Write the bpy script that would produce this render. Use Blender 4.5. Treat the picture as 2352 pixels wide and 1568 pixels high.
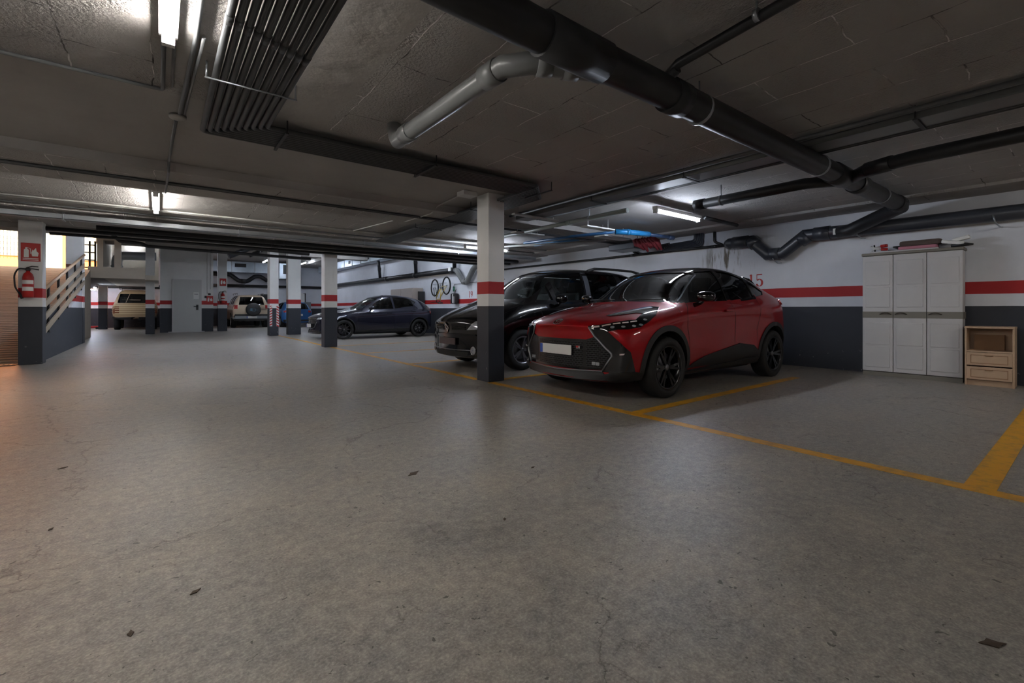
import bpy, bmesh, math, random
from mathutils import Vector, Matrix
from mathutils.bvhtree import BVHTree
for o in list(bpy.data.objects): bpy.data.objects.remove(o)
SC = bpy.context.scene
COL = SC.collection
PI = math.pi
R = math.radians
random.seed(7)

# ------------------------------------------------------------------ camera, sky, sun, exposure
cam_d = bpy.data.cameras.new('camera'); cam = bpy.data.objects.new('camera', cam_d); COL.objects.link(cam)
cam_d.sensor_width = 36.0; cam_d.lens = 36.0*1048/2352
cam_d.shift_y = -74/2352
cam_d.clip_start = .05; cam_d.clip_end = 200
cam.location = (0, 0, 1.0)
cam.rotation_euler = (R(90), 0, -math.atan2(.6115, .7912))
SC.camera = cam
SC.view_settings.view_transform = 'Standard'; SC.view_settings.look = 'None'
SC.view_settings.exposure = 2.82; SC.view_settings.gamma = 1.0
SC.view_settings.use_curve_mapping = False
W = bpy.data.worlds.new('world'); SC.world = W; W.use_nodes = True
bgn = W.node_tree.nodes['Background']; bgn.inputs[0].default_value = (1.0, .86, .72, 1); bgn.inputs[1].default_value = .6
sd = bpy.data.lights.new('sun', 'SUN'); sd.energy = 5.0; sd.color = (1.0, .80, .55); sd.angle = R(.6)
sun = bpy.data.objects.new('sun', sd); COL.objects.link(sun)
sun.rotation_euler = (R(38), 0, R(8))      # shines down and towards the street front, +Y
LAMP_E = 21.0
LAMP_C = (.78, .86, 1.0, 1)
LAMP_W = (1.0, .955, .90, 1)

# ------------------------------------------------------------------ materials
MATS = {}
def nt(name):
    m = bpy.data.materials.new(name); m.use_nodes = True
    return m, m.node_tree, m.node_tree.nodes['Principled BSDF']
def mat(name, col, rough=.5, metal=0., bump=0., bscale=60, var=0., coat=0., spec=.5, vscale=6):
    if name in MATS: return MATS[name]
    m, t, b = nt(name)
    b.inputs['Base Color'].default_value = (*col, 1); b.inputs['Roughness'].default_value = rough
    b.inputs['Metallic'].default_value = metal; b.inputs['Coat Weight'].default_value = coat
    b.inputs['Coat Roughness'].default_value = .03; b.inputs['Specular IOR Level'].default_value = spec
    tc = t.nodes.new('ShaderNodeTexCoord')
    if var:
        n = t.nodes.new('ShaderNodeTexNoise'); n.inputs['Scale'].default_value = vscale; n.inputs['Detail'].default_value = 5
        t.links.new(tc.outputs['Object'], n.inputs['Vector'])
        mx = t.nodes.new('ShaderNodeMix'); mx.data_type = 'RGBA'
        mx.inputs[6].default_value = (*[c*(1-var) for c in col], 1); mx.inputs[7].default_value = (*[min(1, c*(1+var)) for c in col], 1)
        t.links.new(n.outputs['Fac'], mx.inputs[0]); t.links.new(mx.outputs[2], b.inputs['Base Color'])
    if bump:
        n2 = t.nodes.new('ShaderNodeTexNoise'); n2.inputs['Scale'].default_value = bscale; n2.inputs['Detail'].default_value = 4
        bp = t.nodes.new('ShaderNodeBump'); bp.inputs['Strength'].default_value = bump; bp.inputs['Distance'].default_value = .01
        t.links.new(tc.outputs['Object'], n2.inputs['Vector']); t.links.new(n2.outputs['Fac'], bp.inputs['Height']); t.links.new(bp.outputs[0], b.inputs['Normal'])
    MATS[name] = m
    return m
def emis(name, col, s):
    m, t, b = nt(name); b.inputs['Base Color'].default_value = (*col[:3], 1)
    b.inputs['Emission Color'].default_value = (*col[:3], 1); b.inputs['Emission Strength'].default_value = s
    MATS[name] = m; return m
def glass(name, tint, rough=.0, refl=1.0):
    m = bpy.data.materials.new(name); m.use_nodes = True; t = m.node_tree; t.nodes.clear()
    o = t.nodes.new('ShaderNodeOutputMaterial'); mx = t.nodes.new('ShaderNodeMixShader')
    tr = t.nodes.new('ShaderNodeBsdfTransparent'); tr.inputs[0].default_value = (*tint, 1)
    gl = t.nodes.new('ShaderNodeBsdfGlossy'); gl.inputs['Roughness'].default_value = rough; gl.inputs[0].default_value = (refl, refl, refl, 1)
    lw = t.nodes.new('ShaderNodeFresnel'); lw.inputs[0].default_value = 1.5
    t.links.new(lw.outputs[0], mx.inputs[0]); t.links.new(tr.outputs[0], mx.inputs[1]); t.links.new(gl.outputs[0], mx.inputs[2]); t.links.new(mx.outputs[0], o.inputs[0])
    MATS[name] = m; return m
def ramp(t, fac, stops):
    r = t.nodes.new('ShaderNodeValToRGB'); e = r.color_ramp.elements
    while len(e) < len(stops): e.new(.5)
    for k, (p, c) in enumerate(stops):
        e[k].position = p; e[k].color = (*c, 1) if len(c) == 3 else c
    t.links.new(fac, r.inputs[0]); return r.outputs[0]
def noise(t, vec, scale, det=6, rough=.55, dist=0):
    n = t.nodes.new('ShaderNodeTexNoise'); n.inputs['Scale'].default_value = scale; n.inputs['Detail'].default_value = det
    n.inputs['Roughness'].default_value = rough; n.inputs['Distortion'].default_value = dist; t.links.new(vec, n.inputs['Vector']); return n.outputs['Fac']
def mixc(t, fac, a, b, mode='MIX'):
    m = t.nodes.new('ShaderNodeMix'); m.data_type = 'RGBA'; m.blend_type = mode
    for s, v in ((0, fac), (6, a), (7, b)):
        if hasattr(v, 'links') or hasattr(v, 'is_linked'): t.links.new(v, m.inputs[s])
        elif s == 0: m.inputs[0].default_value = v
        else: m.inputs[s].default_value = (*v, 1)
    return m.outputs[2]
def mth(t, op, a, b=0.0, c=None):
    m = t.nodes.new('ShaderNodeMath'); m.operation = op
    for s, v in ((0, a), (1, b), (2, c)):
        if v is None: continue
        if hasattr(v, 'is_linked'): t.links.new(v, m.inputs[s])
        else: m.inputs[s].default_value = v
    return m.outputs[0]
def vmul(t, vec, s):
    m = t.nodes.new('ShaderNodeMapping'); m.inputs['Scale'].default_value = s; t.links.new(vec, m.inputs[0]); return m.outputs[0]

def floor_mat():
    m, t, b = nt('polished_concrete'); g = t.nodes.new('ShaderNodeNewGeometry').outputs['Position']
    big = noise(t, g, .45, 4, .6); mid = noise(t, g, 2.1, 8, .70, .5); fine = noise(t, g, 21, 8, .78); spk = noise(t, g, 110, 3, .6)
    c = ramp(t, mid, [(.30, (.125, .117, .110)), (.44, (.225, .205, .185)), (.56, (.325, .29, .248)), (.72, (.44, .385, .315))])
    c = mixc(t, ramp(t, noise(t, g, .9, 5, .6), [(.44, (0, 0, 0)), (.60, (.6, .6, .6))]), c, mixc(t, fine, (.17, .175, .18), (.30, .30, .295)))
    c = mixc(t, .42, c, ramp(t, fine, [(.36, (.06, .056, .052)), (.49, (.24, .215, .185)), (.62, (.50, .44, .365))]))
    c = mixc(t, .22, c, ramp(t, spk, [(.38, (.05, .05, .05)), (.52, (.26, .24, .21)), (.64, (.60, .55, .48))]))
    # dark pits, smeared tyre dirt and fine cracks of their own shape
    c = mixc(t, ramp(t, noise(t, g, 31, 3, .5, .6), [(.685, (0, 0, 0)), (.70, (.8, .8, .8))]), c, (.045, .04, .036))
    st = noise(t, vmul(t, g, (1.0, 1.6, 1)), 1.1, 6, .78, 1.1)
    c = mixc(t, ramp(t, st, [(.58, (0, 0, 0)), (.72, (.62, .62, .62))]), c, (.075, .07, .068))
    nz = t.nodes.new('ShaderNodeTexNoise'); nz.inputs['Scale'].default_value = 2.2; nz.inputs['Detail'].default_value = 9; nz.inputs['Roughness'].default_value = .62; t.links.new(g, nz.inputs['Vector'])
    ad = t.nodes.new('ShaderNodeVectorMath'); ad.operation = 'MULTIPLY_ADD'; ad.inputs[1].default_value = (.62, .62, 0); t.links.new(nz.outputs['Color'], ad.inputs[0]); t.links.new(g, ad.inputs[2])
    cr = None
    for sc_, wd, mk in ((.62, .0042, .44), (1.5, .0055, .53)):
        v = t.nodes.new('ShaderNodeTexVoronoi'); v.feature = 'DISTANCE_TO_EDGE'; v.inputs['Scale'].default_value = sc_; t.links.new(ad.outputs[0], v.inputs['Vector'])
        q = mixc(t, 1.0, ramp(t, v.outputs['Distance'], [(.0, (1, 1, 1)), (wd, (0, 0, 0))]), ramp(t, noise(t, g, .8*sc_+.5, 3), [(mk, (0, 0, 0)), (mk+.06, (1, 1, 1))]), 'MULTIPLY')
        cr = q if cr is None else mixc(t, 1.0, cr, q, 'LIGHTEN')
    c = mixc(t, mth(t, 'MULTIPLY', cr, .7), c, (.06, .05, .042))
    t.links.new(c, b.inputs['Base Color'])
    rg = mth(t, 'MULTIPLY_ADD', mid, .34, .16); rg = mth(t, 'ADD', rg, mth(t, 'MULTIPLY', fine, .12))
    t.links.new(rg, b.inputs['Roughness'])
    bp = t.nodes.new('ShaderNodeBump'); bp.inputs['Strength'].default_value = .5; bp.inputs['Distance'].default_value = .006
    h = mth(t, 'SUBTRACT', mth(t, 'ADD', mth(t, 'MULTIPLY', fine, .6), mth(t, 'MULTIPLY', mid, 1.2)), mth(t, 'MULTIPLY', cr, .5))
    t.links.new(h, bp.inputs['Height']); t.links.new(bp.outputs[0], b.inputs['Normal'])
    b.inputs['Specular IOR Level'].default_value = .42
    return m
def band_mat(name, base=0.0, white=(.66, .68, .73), cab=1.0):
    # painted bands: dark grey dado, white, red stripe, white
    m, t, b = nt(name); g = t.nodes.new('ShaderNodeNewGeometry').outputs['Position']
    sx = t.nodes.new('ShaderNodeSeparateXYZ'); t.links.new(g, sx.inputs[0])
    wob = noise(t, g, 3.0, 3); z = mth(t, 'ADD', sx.outputs[2], mth(t, 'MULTIPLY_ADD', wob, .008, -.004))
    n = noise(t, g, 1.2, 6, .6); n2 = noise(t, vmul(t, g, (5, 5, .7)), 1.0, 5, .6)
    wh = mixc(t, ramp(t, n, [(.35, (0, 0, 0)), (.7, (1, 1, 1))]), white, tuple(c*.88 for c in white))
    wh = mixc(t, ramp(t, n2, [(.66, (0, 0, 0)), (.80, (.35, .35, .35))]), wh, (.25, .24, .23))
    ym = mth(t, 'SUBTRACT', 1.0, mth(t, 'MINIMUM', 1.0, mth(t, 'ABSOLUTE', mth(t, 'MULTIPLY_ADD', sx.outputs[1], 1.5, -6.9))))
    zm = mth(t, 'SUBTRACT', 1.0, mth(t, 'MINIMUM', 1.0, mth(t, 'ABSOLUTE', mth(t, 'MULTIPLY_ADD', z, 2.2, -4.4))))
    xm = mth(t, 'GREATER_THAN', sx.outputs[0], 8.9)
    sn = ramp(t, noise(t, vmul(t, g, (9, 9, 1.3)), 1.0, 5, .65, .4), [(.50, (0, 0, 0)), (.64, (1, 1, 1))])
    stain = mth(t, 'MULTIPLY', mth(t, 'MULTIPLY', mth(t, 'MULTIPLY', ym, zm), xm), sn)
    wh = mixc(t, mth(t, 'MINIMUM', 1.0, mth(t, 'MULTIPLY', stain, 1.6)), wh, (.13, .11, .09))
    dk = mixc(t, n, (.021, .026, .036), (.033, .036, .048))
    chip = noise(t, g, 14, 3, .6); low = ramp(t, z, [(.0, (1, 1, 1)), (.55, (0, 0, 0))])
    dk = mixc(t, mth(t, 'MULTIPLY', ramp(t, chip, [(.68, (0, 0, 0)), (.70, (1, 1, 1))]), low), dk, (.22, .22, .21))
    rd = mixc(t, n, (.42, .010, .014), (.34, .010, .012))
    c = mixc(t, mth(t, 'GREATER_THAN', z, 1.045), dk, wh)
    c = mixc(t, mth(t, 'MULTIPLY', mth(t, 'GREATER_THAN', z, 1.21), mth(t, 'LESS_THAN', z, 1.38)), c, rd)
    t.links.new(c, b.inputs['Base Color'])
    b.inputs['Roughness'].default_value = .62
    bp = t.nodes.new('ShaderNodeBump'); bp.inputs['Strength'].default_value = .25; bp.inputs['Distance'].default_value = .006
    t.links.new(noise(t, g, 22, 5, .6), bp.inputs['Height']); t.links.new(bp.outputs[0], b.inputs['Normal'])
    return m
def ceil_mat():
    m, t, b = nt('painted_block_ceiling'); g = t.nodes.new('ShaderNodeNewGeometry').outputs['Position']
    sx = t.nodes.new('ShaderNodeSeparateXYZ'); t.links.new(g, sx.inputs[0]); X, Y = sx.outputs[0], sx.outputs[1]
    # smooth cast strips (beside the conduit bundle and between the column heads)
    s1 = mth(t, 'MULTIPLY', mth(t, 'GREATER_THAN', X, .28), mth(t, 'LESS_THAN', X, 1.15))
    s2 = mth(t, 'MULTIPLY', mth(t, 'GREATER_THAN', Y, 4.22), mth(t, 'LESS_THAN', Y, 6.25))
    sm = mth(t, 'MAXIMUM', s1, s2); blk = mth(t, 'SUBTRACT', 1.0, sm)
    nz = t.nodes.new('ShaderNodeTexNoise'); nz.inputs['Scale'].default_value = 3.2; nz.inputs['Detail'].default_value = 6; t.links.new(g, nz.inputs['Vector'])
    ad = t.nodes.new('ShaderNodeVectorMath'); ad.operation = 'MULTIPLY_ADD'; ad.inputs[1].default_value = (.075, .075, 0); t.links.new(nz.outputs['Color'], ad.inputs[0]); t.links.new(g, ad.inputs[2])
    sp = t.nodes.new('ShaderNodeSeparateXYZ'); t.links.new(ad.outputs[0], sp.inputs[0])
    cb = t.nodes.new('ShaderNodeCombineXYZ'); t.links.new(sp.outputs[1], cb.inputs[0]); t.links.new(sp.outputs[0], cb.inputs[1])
    def joints(size, bw, rh):
        br = t.nodes.new('ShaderNodeTexBrick'); t.links.new(cb.outputs[0], br.inputs['Vector'])
        br.inputs['Color1'].default_value = (0, 0, 0, 1); br.inputs['Color2'].default_value = (0, 0, 0, 1); br.inputs['Mortar'].default_value = (1, 1, 1, 1)
        br.inputs['Scale'].default_value = 1; br.inputs['Mortar Size'].default_value = size; br.inputs['Mortar Smooth'].default_value = .3
        br.inputs['Brick Width'].default_value = bw; br.inputs['Row Height'].default_value = rh; br.offset = .37
        return br.outputs['Fac']
    j = joints(.005, .95, .42)
    ms1 = ramp(t, noise(t, g, 1.6, 4, .6), [(.44, (0, 0, 0)), (.52, (1, 1, 1))])
    ms2 = ramp(t, noise(t, vmul(t, g, (1, 1, 1.7)), 2.3, 4, .6), [(.50, (0, 0, 0)), (.60, (1, 1, 1))])
    base = mixc(t, noise(t, g, 1.1, 6, .6), (.30, .285, .272), (.44, .42, .40))
    base = mixc(t, ramp(t, noise(t, g, .55, 4, .6, .8), [(.52, (0, 0, 0)), (.72, (.5, .5, .5))]), base, (.30, .27, .25))
    jb = mth(t, 'MULTIPLY', j, blk)
    c = mixc(t, mth(t, 'MULTIPLY', mth(t, 'MULTIPLY', jb, ms1), .9), base, (.85, .83, .80))  # pale joints: light on the raised burrs put into the colour
    c = mixc(t, mth(t, 'MULTIPLY', mth(t, 'MULTIPLY', jb, ms2), .9), c, (.045, .04, .037))
    t.links.new(c, b.inputs['Base Color']); b.inputs['Roughness'].default_value = .75
    bp = t.nodes.new('ShaderNodeBump'); bp.inputs['Strength'].default_value = 1.0; bp.inputs['Distance'].default_value = .016
    grit = mth(t, 'MULTIPLY', noise(t, g, 48, 3, .6), mth(t, 'MULTIPLY', ramp(t, noise(t, g, .8, 3), [(.42, (.12, .12, .12)), (.60, (1, 1, 1))]), blk))
    h = mth(t, 'ADD', mth(t, 'MULTIPLY', jb, mth(t, 'SUBTRACT', mth(t, 'MULTIPLY', ms1, 2.0), .7)), mth(t, 'MULTIPLY', grit, 1.6))
    h = mth(t, 'ADD', h, mth(t, 'MULTIPLY', noise(t, g, 5, 5), .6))
    t.links.new(h, bp.inputs['Height']); t.links.new(bp.outputs[0], b.inputs['Normal'])
    return m
def ribbed_mat():
    m, t, b = nt('ribbed_ramp_concrete'); g = t.nodes.new('ShaderNodeNewGeometry').outputs['Position']
    w = t.nodes.new('ShaderNodeTexWave'); w.bands_direction = 'Y'; w.inputs['Scale'].default_value = 2.2; w.inputs['Distortion'].default_value = 2.2; w.inputs['Detail'].default_value = 3
    t.links.new(g, w.inputs['Vector'])
    c = mixc(t, w.outputs['Fac'], (.20, .165, .13), (.42, .36, .29)); t.links.new(c, b.inputs['Base Color']); b.inputs['Roughness'].default_value = .7
    bp = t.nodes.new('ShaderNodeBump'); bp.inputs['Strength'].default_value = .9; bp.inputs['Distance'].default_value = .03
    t.links.new(w.outputs['Fac'], bp.inputs['Height']); t.links.new(bp.outputs[0], b.inputs['Normal']); return m
def line_mat():
    m, t, b = nt('worn_yellow_paint'); g = t.nodes.new('ShaderNodeNewGeometry').outputs['Position']
    n = noise(t, g, 9, 7, .7)
    c = mixc(t, ramp(t, n, [(.36, (1, 1, 1)), (.52, (0, 0, 0))]), (.64, .30, .006), (.40, .22, .035)); t.links.new(c, b.inputs['Base Color'])
    b.inputs['Roughness'].default_value = .45; return m
M = {}
M['floor'] = floor_mat(); M['wall'] = band_mat('banded_wall_paint'); M['pillar'] = band_mat('banded_pillar_paint', white=(.72, .72, .71))
M['ceiling'] = ceil_mat(); M['ribbed'] = ribbed_mat(); M['yellow'] = line_mat()
M['plaster'] = mat('grey_plaster', (.34, .325, .30), .8, bump=.3, bscale=20, var=.12)
M['cream'] = mat('cream_plaster', (.55, .50, .42), .8, bump=.3, bscale=20, var=.08)
M['pvc'] = mat('dark_grey_pvc', (.016, .017, .019), .42, var=.2, vscale=3)
M['pvc2'] = mat('blue_grey_pvc', (.040, .045, .058), .34, var=.15, vscale=3)
M['pvc3'] = mat('mid_grey_pvc', (.15, .155, .155), .33, var=.12, vscale=3)
M['conduit'] = mat('grey_conduit', (.12, .125, .13), .35, var=.1)
M['bundle'] = mat('dark_conduit', (.05, .053, .056), .33, var=.1)
M['whitepipe'] = mat('white_conduit', (.5, .5, .48), .5)
M['steel'] = mat('galvanised_steel', (.42, .45, .48), .35, .8, var=.15, vscale=5)
M['duct'] = mat('bright_duct_sheet', (.55, .62, .68), .32, .6, var=.25, vscale=2.5)
M['black'] = mat('black_plastic', (.012, .012, .013), .45)
M['blackm'] = mat('matt_black', (.006, .006, .006), .85)
M['housing'] = mat('white_lamp_housing', (.7, .7, .7), .4)
M['tube'] = emis('lit_tube', LAMP_C, LAMP_E)
M['tube_warm'] = emis('lit_tube_neutral', LAMP_W, LAMP_E)
M['white'] = mat('white_paint', (.62, .62, .61), .5)
M['red'] = mat('signal_red', (.42, .012, .010), .4)
M['paper'] = mat('paper', (.75, .75, .73), .7)
M['chrome'] = mat('chrome', (.75, .76, .78), .12, 1.0)
M['beige'] = mat('beige_plastic', (.53, .52, .52), .5, var=.03)
M['taupe'] = mat('taupe_plastic', (.20, .185, .155), .55)
M['pine'] = mat('pale_wood', (.52, .36, .235), .5, var=.10, vscale=9)
M['wood'] = mat('brown_wood', (.30, .17, .09), .5, var=.15, vscale=9)
M['orange'] = mat('orange_facade', (.62, .22, .07), .8, var=.08)
M['facadewhite'] = mat('white_facade_joinery', (.80, .76, .62), .6)
M['asphalt'] = mat('street_asphalt', (.2, .19, .18), .9, var=.2)

# ------------------------------------------------------------------ mesh helpers
class MB:
    def __init__(s): s.bm = bmesh.new(); s.sm = []
    def box(s, a, b, rot=None, bev=0):
        g = bmesh.ops.create_cube(s.bm, size=1)['verts']
        c = (Vector(a)+Vector(b))/2; d = Vector(b)-Vector(a)
        bmesh.ops.scale(s.bm, vec=[abs(v) for v in d], verts=g)
        if bev:
            es = list({e for v in g for e in v.link_edges})
            r = bmesh.ops.bevel(s.bm, geom=es, offset=bev, segments=2, profile=.6, affect='EDGES')
            g = list({v for f in r['faces'] for v in f.verts} | {v for v in g if v.is_valid})
        if rot is not None: bmesh.ops.rotate(s.bm, matrix=rot, verts=g)
        bmesh.ops.translate(s.bm, vec=c, verts=g); return s
    def tube(s, pts, r, seg=12, caps=True, closed=False):
        pts = [Vector(p) for p in pts]; n = len(pts); rings = []; ref = None
        for i, p in enumerate(pts):
            a = pts[(i-1) % n] if (i > 0 or closed) else p; b = pts[(i+1) % n] if (i < n-1 or closed) else p
            d1 = (p-a).normalized() if (p-a).length > 1e-9 else None; d2 = (b-p).normalized() if (b-p).length > 1e-9 else None
            t = ((d1 or d2)+(d2 or d1)).normalized()
            k = 1.0
            if d1 and d2: k = 1/max(.35, d1.dot(t))
            if ref is None:
                ref = Vector((0, 0, 1)) if abs(t.z) < .9 else Vector((1, 0, 0))
            x = (ref-t*ref.dot(t)).normalized(); ref = x; y = t.cross(x)
            rr = r[i] if isinstance(r, (list, tuple)) else r
            # stretch only in the plane of the bend
            bend = None
            if d1 and d2 and (d2-d1).length > 1e-6: bend = (d2-d1).normalized()
            ring = []
            for j in range(seg):
                o = x*math.cos(2*PI*j/seg)*rr+y*math.sin(2*PI*j/seg)*rr
                if bend is not None: o += bend*o.dot(bend)*(k-1)
                ring.append(s.bm.verts.new(p+o))
            rings.append(ring)
        m = n if closed else n-1
        for i in range(m):
            A, B = rings[i], rings[(i+1) % n]
            for j in range(seg):
                f = s.bm.faces.new((A[j], A[(j+1) % seg], B[(j+1) % seg], B[j])); f.smooth = True
        if caps and not closed:
            s.bm.faces.new(list(reversed(rings[0]))); s.bm.faces.new(rings[-1])
        return s
    def lathe(s, prof, axis='z', c=(0, 0, 0), seg=32, a0=0, a1=2*PI):
        full = abs(a1-a0-2*PI) < 1e-6; n = seg if full else seg+1; rings = []
        for k in range(n):
            a = a0+(a1-a0)*k/seg; ca, sa = math.cos(a), math.sin(a); ring = []
            for r, h in prof:
                v = {'z': (r*ca, r*sa, h), 'y': (r*ca, h, r*sa), 'x': (h, r*ca, r*sa)}[axis]
                ring.append(s.bm.verts.new(Vector(v)+Vector(c)))
            rings.append(ring)
        for k in range(seg):
            A, B = rings[k], rings[(k+1) % n]
            for i in range(len(prof)-1):
                try: f = s.bm.faces.new((A[i], B[i], B[i+1], A[i+1])); f.smooth = True
                except ValueError: pass
        return s
    def prism(s, poly, axis, a, b):
        # poly: 2D points in the plane normal to axis; x->(y,z)  y->(x,z)  z->(x,y)
        def mk(p, h): return {'x': (h, p[0], p[1]), 'y': (p[0], h, p[1]), 'z': (p[0], p[1], h)}[axis]
        A = [s.bm.verts.new(mk(p, a)) for p in poly]; B = [s.bm.verts.new(mk(p, b)) for p in poly]; n = len(poly)
        s.bm.faces.new(A); s.bm.faces.new(list(reversed(B)))
        for i in range(n): s.bm.faces.new((A[i], B[i], B[(i+1) % n], A[(i+1) % n]))
        return s
    def quad(s, *p):
        s.bm.faces.new([s.bm.verts.new(v) for v in p]); return s
    def build(s, name, m, parent=None, world=False, keep=False, origin=None, smooth=False):
        me = bpy.data.meshes.new(name)
        bmesh.ops.remove_doubles(s.bm, verts=s.bm.verts, dist=1e-6)
        bmesh.ops.recalc_face_normals(s.bm, faces=s.bm.faces)
        off = Vector((0, 0, 0))
        if parent is not None and world: off = wloc(parent)
        elif parent is None and origin is not None: off = Vector(origin)
        elif parent is None and not keep:
            xs = [v.co for v in s.bm.verts]
            off = Vector(((min(v.x for v in xs)+max(v.x for v in xs))/2, (min(v.y for v in xs)+max(v.y for v in xs))/2, min(v.z for v in xs)))
        if off.length: bmesh.ops.translate(s.bm, vec=-off, verts=s.bm.verts)
        if smooth:
            for f in s.bm.faces: f.smooth = True
        s.bm.to_mesh(me); s.bm.free()
        o = bpy.data.objects.new(name, me); COL.objects.link(o); me.materials.append(M[m] if isinstance(m, str) else m)
        if parent is not None: o.parent = parent
        else: o.location = off
        return o
def wloc(o):
    v = Vector(o.location)
    while o.parent: o = o.parent; v += Vector(o.location)
    return v
def tag(o, label, cat, group=None, kind=None):
    if label: o['label'] = label
    if cat: o['category'] = cat
    if group: o['group'] = group
    if kind: o['kind'] = kind
    return o
def thing(name, label, cat, loc=(0, 0, 0), rz=0, group=None):
    o = bpy.data.objects.new(name, None); COL.objects.link(o); o.location = loc; o.rotation_euler = (0, 0, rz); o.empty_display_size = .2
    return tag(o, label, cat, group)
def struct(o): o['kind'] = 'structure'; return o
def smooth_by_angle(o, ang=35):
    me = o.data; bm = bmesh.new(); bm.from_mesh(me)
    for f in bm.faces: f.smooth = True
    for e in bm.edges:
        e.smooth = not (len(e.link_faces) == 2 and e.calc_face_angle(0) > R(ang))
    bm.to_mesh(me); bm.free(); return o
def text(name, body, size, m, parent, loc, rot, ext=.0015, sx=1.0):
    c = bpy.data.curves.new(name, 'FONT'); c.body = body; c.size = size; c.extrude = ext; c.align_x = 'CENTER'; c.align_y = 'CENTER'
    o = bpy.data.objects.new(name, c); COL.objects.link(o)
    dg = bpy.context.evaluated_depsgraph_get(); me = bpy.data.meshes.new_from_object(o.evaluated_get(dg)); bpy.data.objects.remove(o)
    o = bpy.data.objects.new(name, me); COL.objects.link(o); me.materials.clear(); me.materials.append(M[m]); o.parent = parent
    o.location = loc; o.rotation_euler = rot; o.scale = (sx, 1, 1); return o
def arc(p0, p1, p2, n=5):
    p0, p1, p2 = Vector(p0), Vector(p1), Vector(p2)
    return [(p0*(1-t)**2+p1*2*t*(1-t)+p2*t*t) for t in [k/n for k in range(n+1)]]
def bend(pts, r, n=4):
    """round the inner corners of a polyline"""
    pts = [Vector(p) for p in pts]; out = [pts[0]]
    for i in range(1, len(pts)-1):
        a = (pts[i-1]-pts[i]); b = (pts[i+1]-pts[i]); k = min(r, a.length*.45, b.length*.45)
        out += arc(pts[i]+a.normalized()*k, pts[i], pts[i]+b.normalized()*k, n)
    return out+[pts[-1]]

# ------------------------------------------------------------------ the setting
XW, YF, ZC, ZH = 8.93, 32.6, 2.6, 3.95
m = MB(); m.box((-12, -6.2, -.2), (9.2, 33, 0)); floor = struct(m.build('floor', 'floor', keep=True))
m = MB(); m.box((XW, -6, 0), (XW+.25, YF+.3, 4.2)); wall_right = struct(m.build('wall_right', 'wall', keep=True))
m = MB(); m.box((-6.2, YF, 0), (XW, YF+.25, 4.2)); wall_far = struct(m.build('wall_far', 'wall', keep=True))
m = MB(); m.box((-6.25, -6.2, 0), (9.2, -6, 4.2)); struct(m.build('wall_back', 'wall', keep=True))
m = MB(); m.box((-6.25, -6, 0), (-6, 21.9, 4.2)); m.box((-6.25, 21.9, 0), (-6, YF, 2.42)); struct(m.build('wall_left', 'wall', keep=True))
# low ceiling with its shallow down-beams, and the taller hall behind
m = MB()
m.box((-6.2, -6.2, ZC), (XW, 6.2, ZC+.3)); m.box((-6.2, 7.35, ZC), (XW, 9.85, ZC+.3)); m.box((-6.2, 6.2, 2.5), (XW, 7.35, ZC+.3))
m.box((-6.2, 9.85, 2.54), (XW, 10.6, ZC+.3)); m.box((-6.2, 10.6, ZC), (XW, 12.2, ZC+.3))
m.box((8.3, -6, 2.56), (XW, 9.85, 2.7)); m.box((5.25, 1.95, 2.585), (5.45, 4.22, 2.62))
ceiling = struct(m.build('ceiling', 'ceiling', keep=True))
m = MB(); m.box((-6.2, 12.2, 2.5), (XW, 12.75, ZH+.25)); struct(m.build('trim_1', 'plaster', keep=True))
m = MB(); m.box((-6.2, 12.75, ZH), (XW, 22.0, ZH+.25)); m.box((-1.7, 22.0, ZH), (XW, YF, ZH+.25))
struct(m.build('ceiling', 'plaster', keep=True)).name = 'ceiling_high'
m = MB()
for y in (17.6, 22.6): m.box((-1.9, y, 3.45), (XW, y+.4, ZH))
struct(m.build('trim_2', 'plaster', keep=True))
# ramp climbing to the street on the left, its low side wall, the street front
m = MB(); m.prism([(12.0, 0), (22.0, 2.42), (22.0, 2.2), (22, -.05), (12.0, -.05)], 'x', -6, -1.93); struct(m.build('floor', 'ribbed', keep=True)).name = 'floor_ramp'
m = MB(); m.box((-6, 22.0, 2.12), (-1.6, 30, 2.42)); m.box((-6, 22.0, 0), (-2.12, 22.3, 2.42)); struct(m.build('floor', 'asphalt', keep=True)).name = 'floor_street'
m = MB(); m.prism([(12.2, 0), (18.2, 0), (18.2, 1.62), (16.0, 1.04), (12.2, 1.04)], 'x', -1.93, -1.78); struct(m.build('wall_ramp', M['wall'], keep=True))
m = MB(); m.box((-6, 21.7, 3.72), (-1.77, 22.0, ZH)); m.box((-2.0, 21.9, 2.12), (-.42, 22.4, 2.52)); m.box((-1.77, 21.9, 3.5), (-.42, 22.3, 3.75)); m.box((-1.77, 22.0, 2.42), (-1.6, 29.9, ZH+.3))
m.box((-1.3, 22.0, 2.52), (-1.12, 22.4, 3.5)); struct(m.build('trim_3', 'cream', keep=True))
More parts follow.
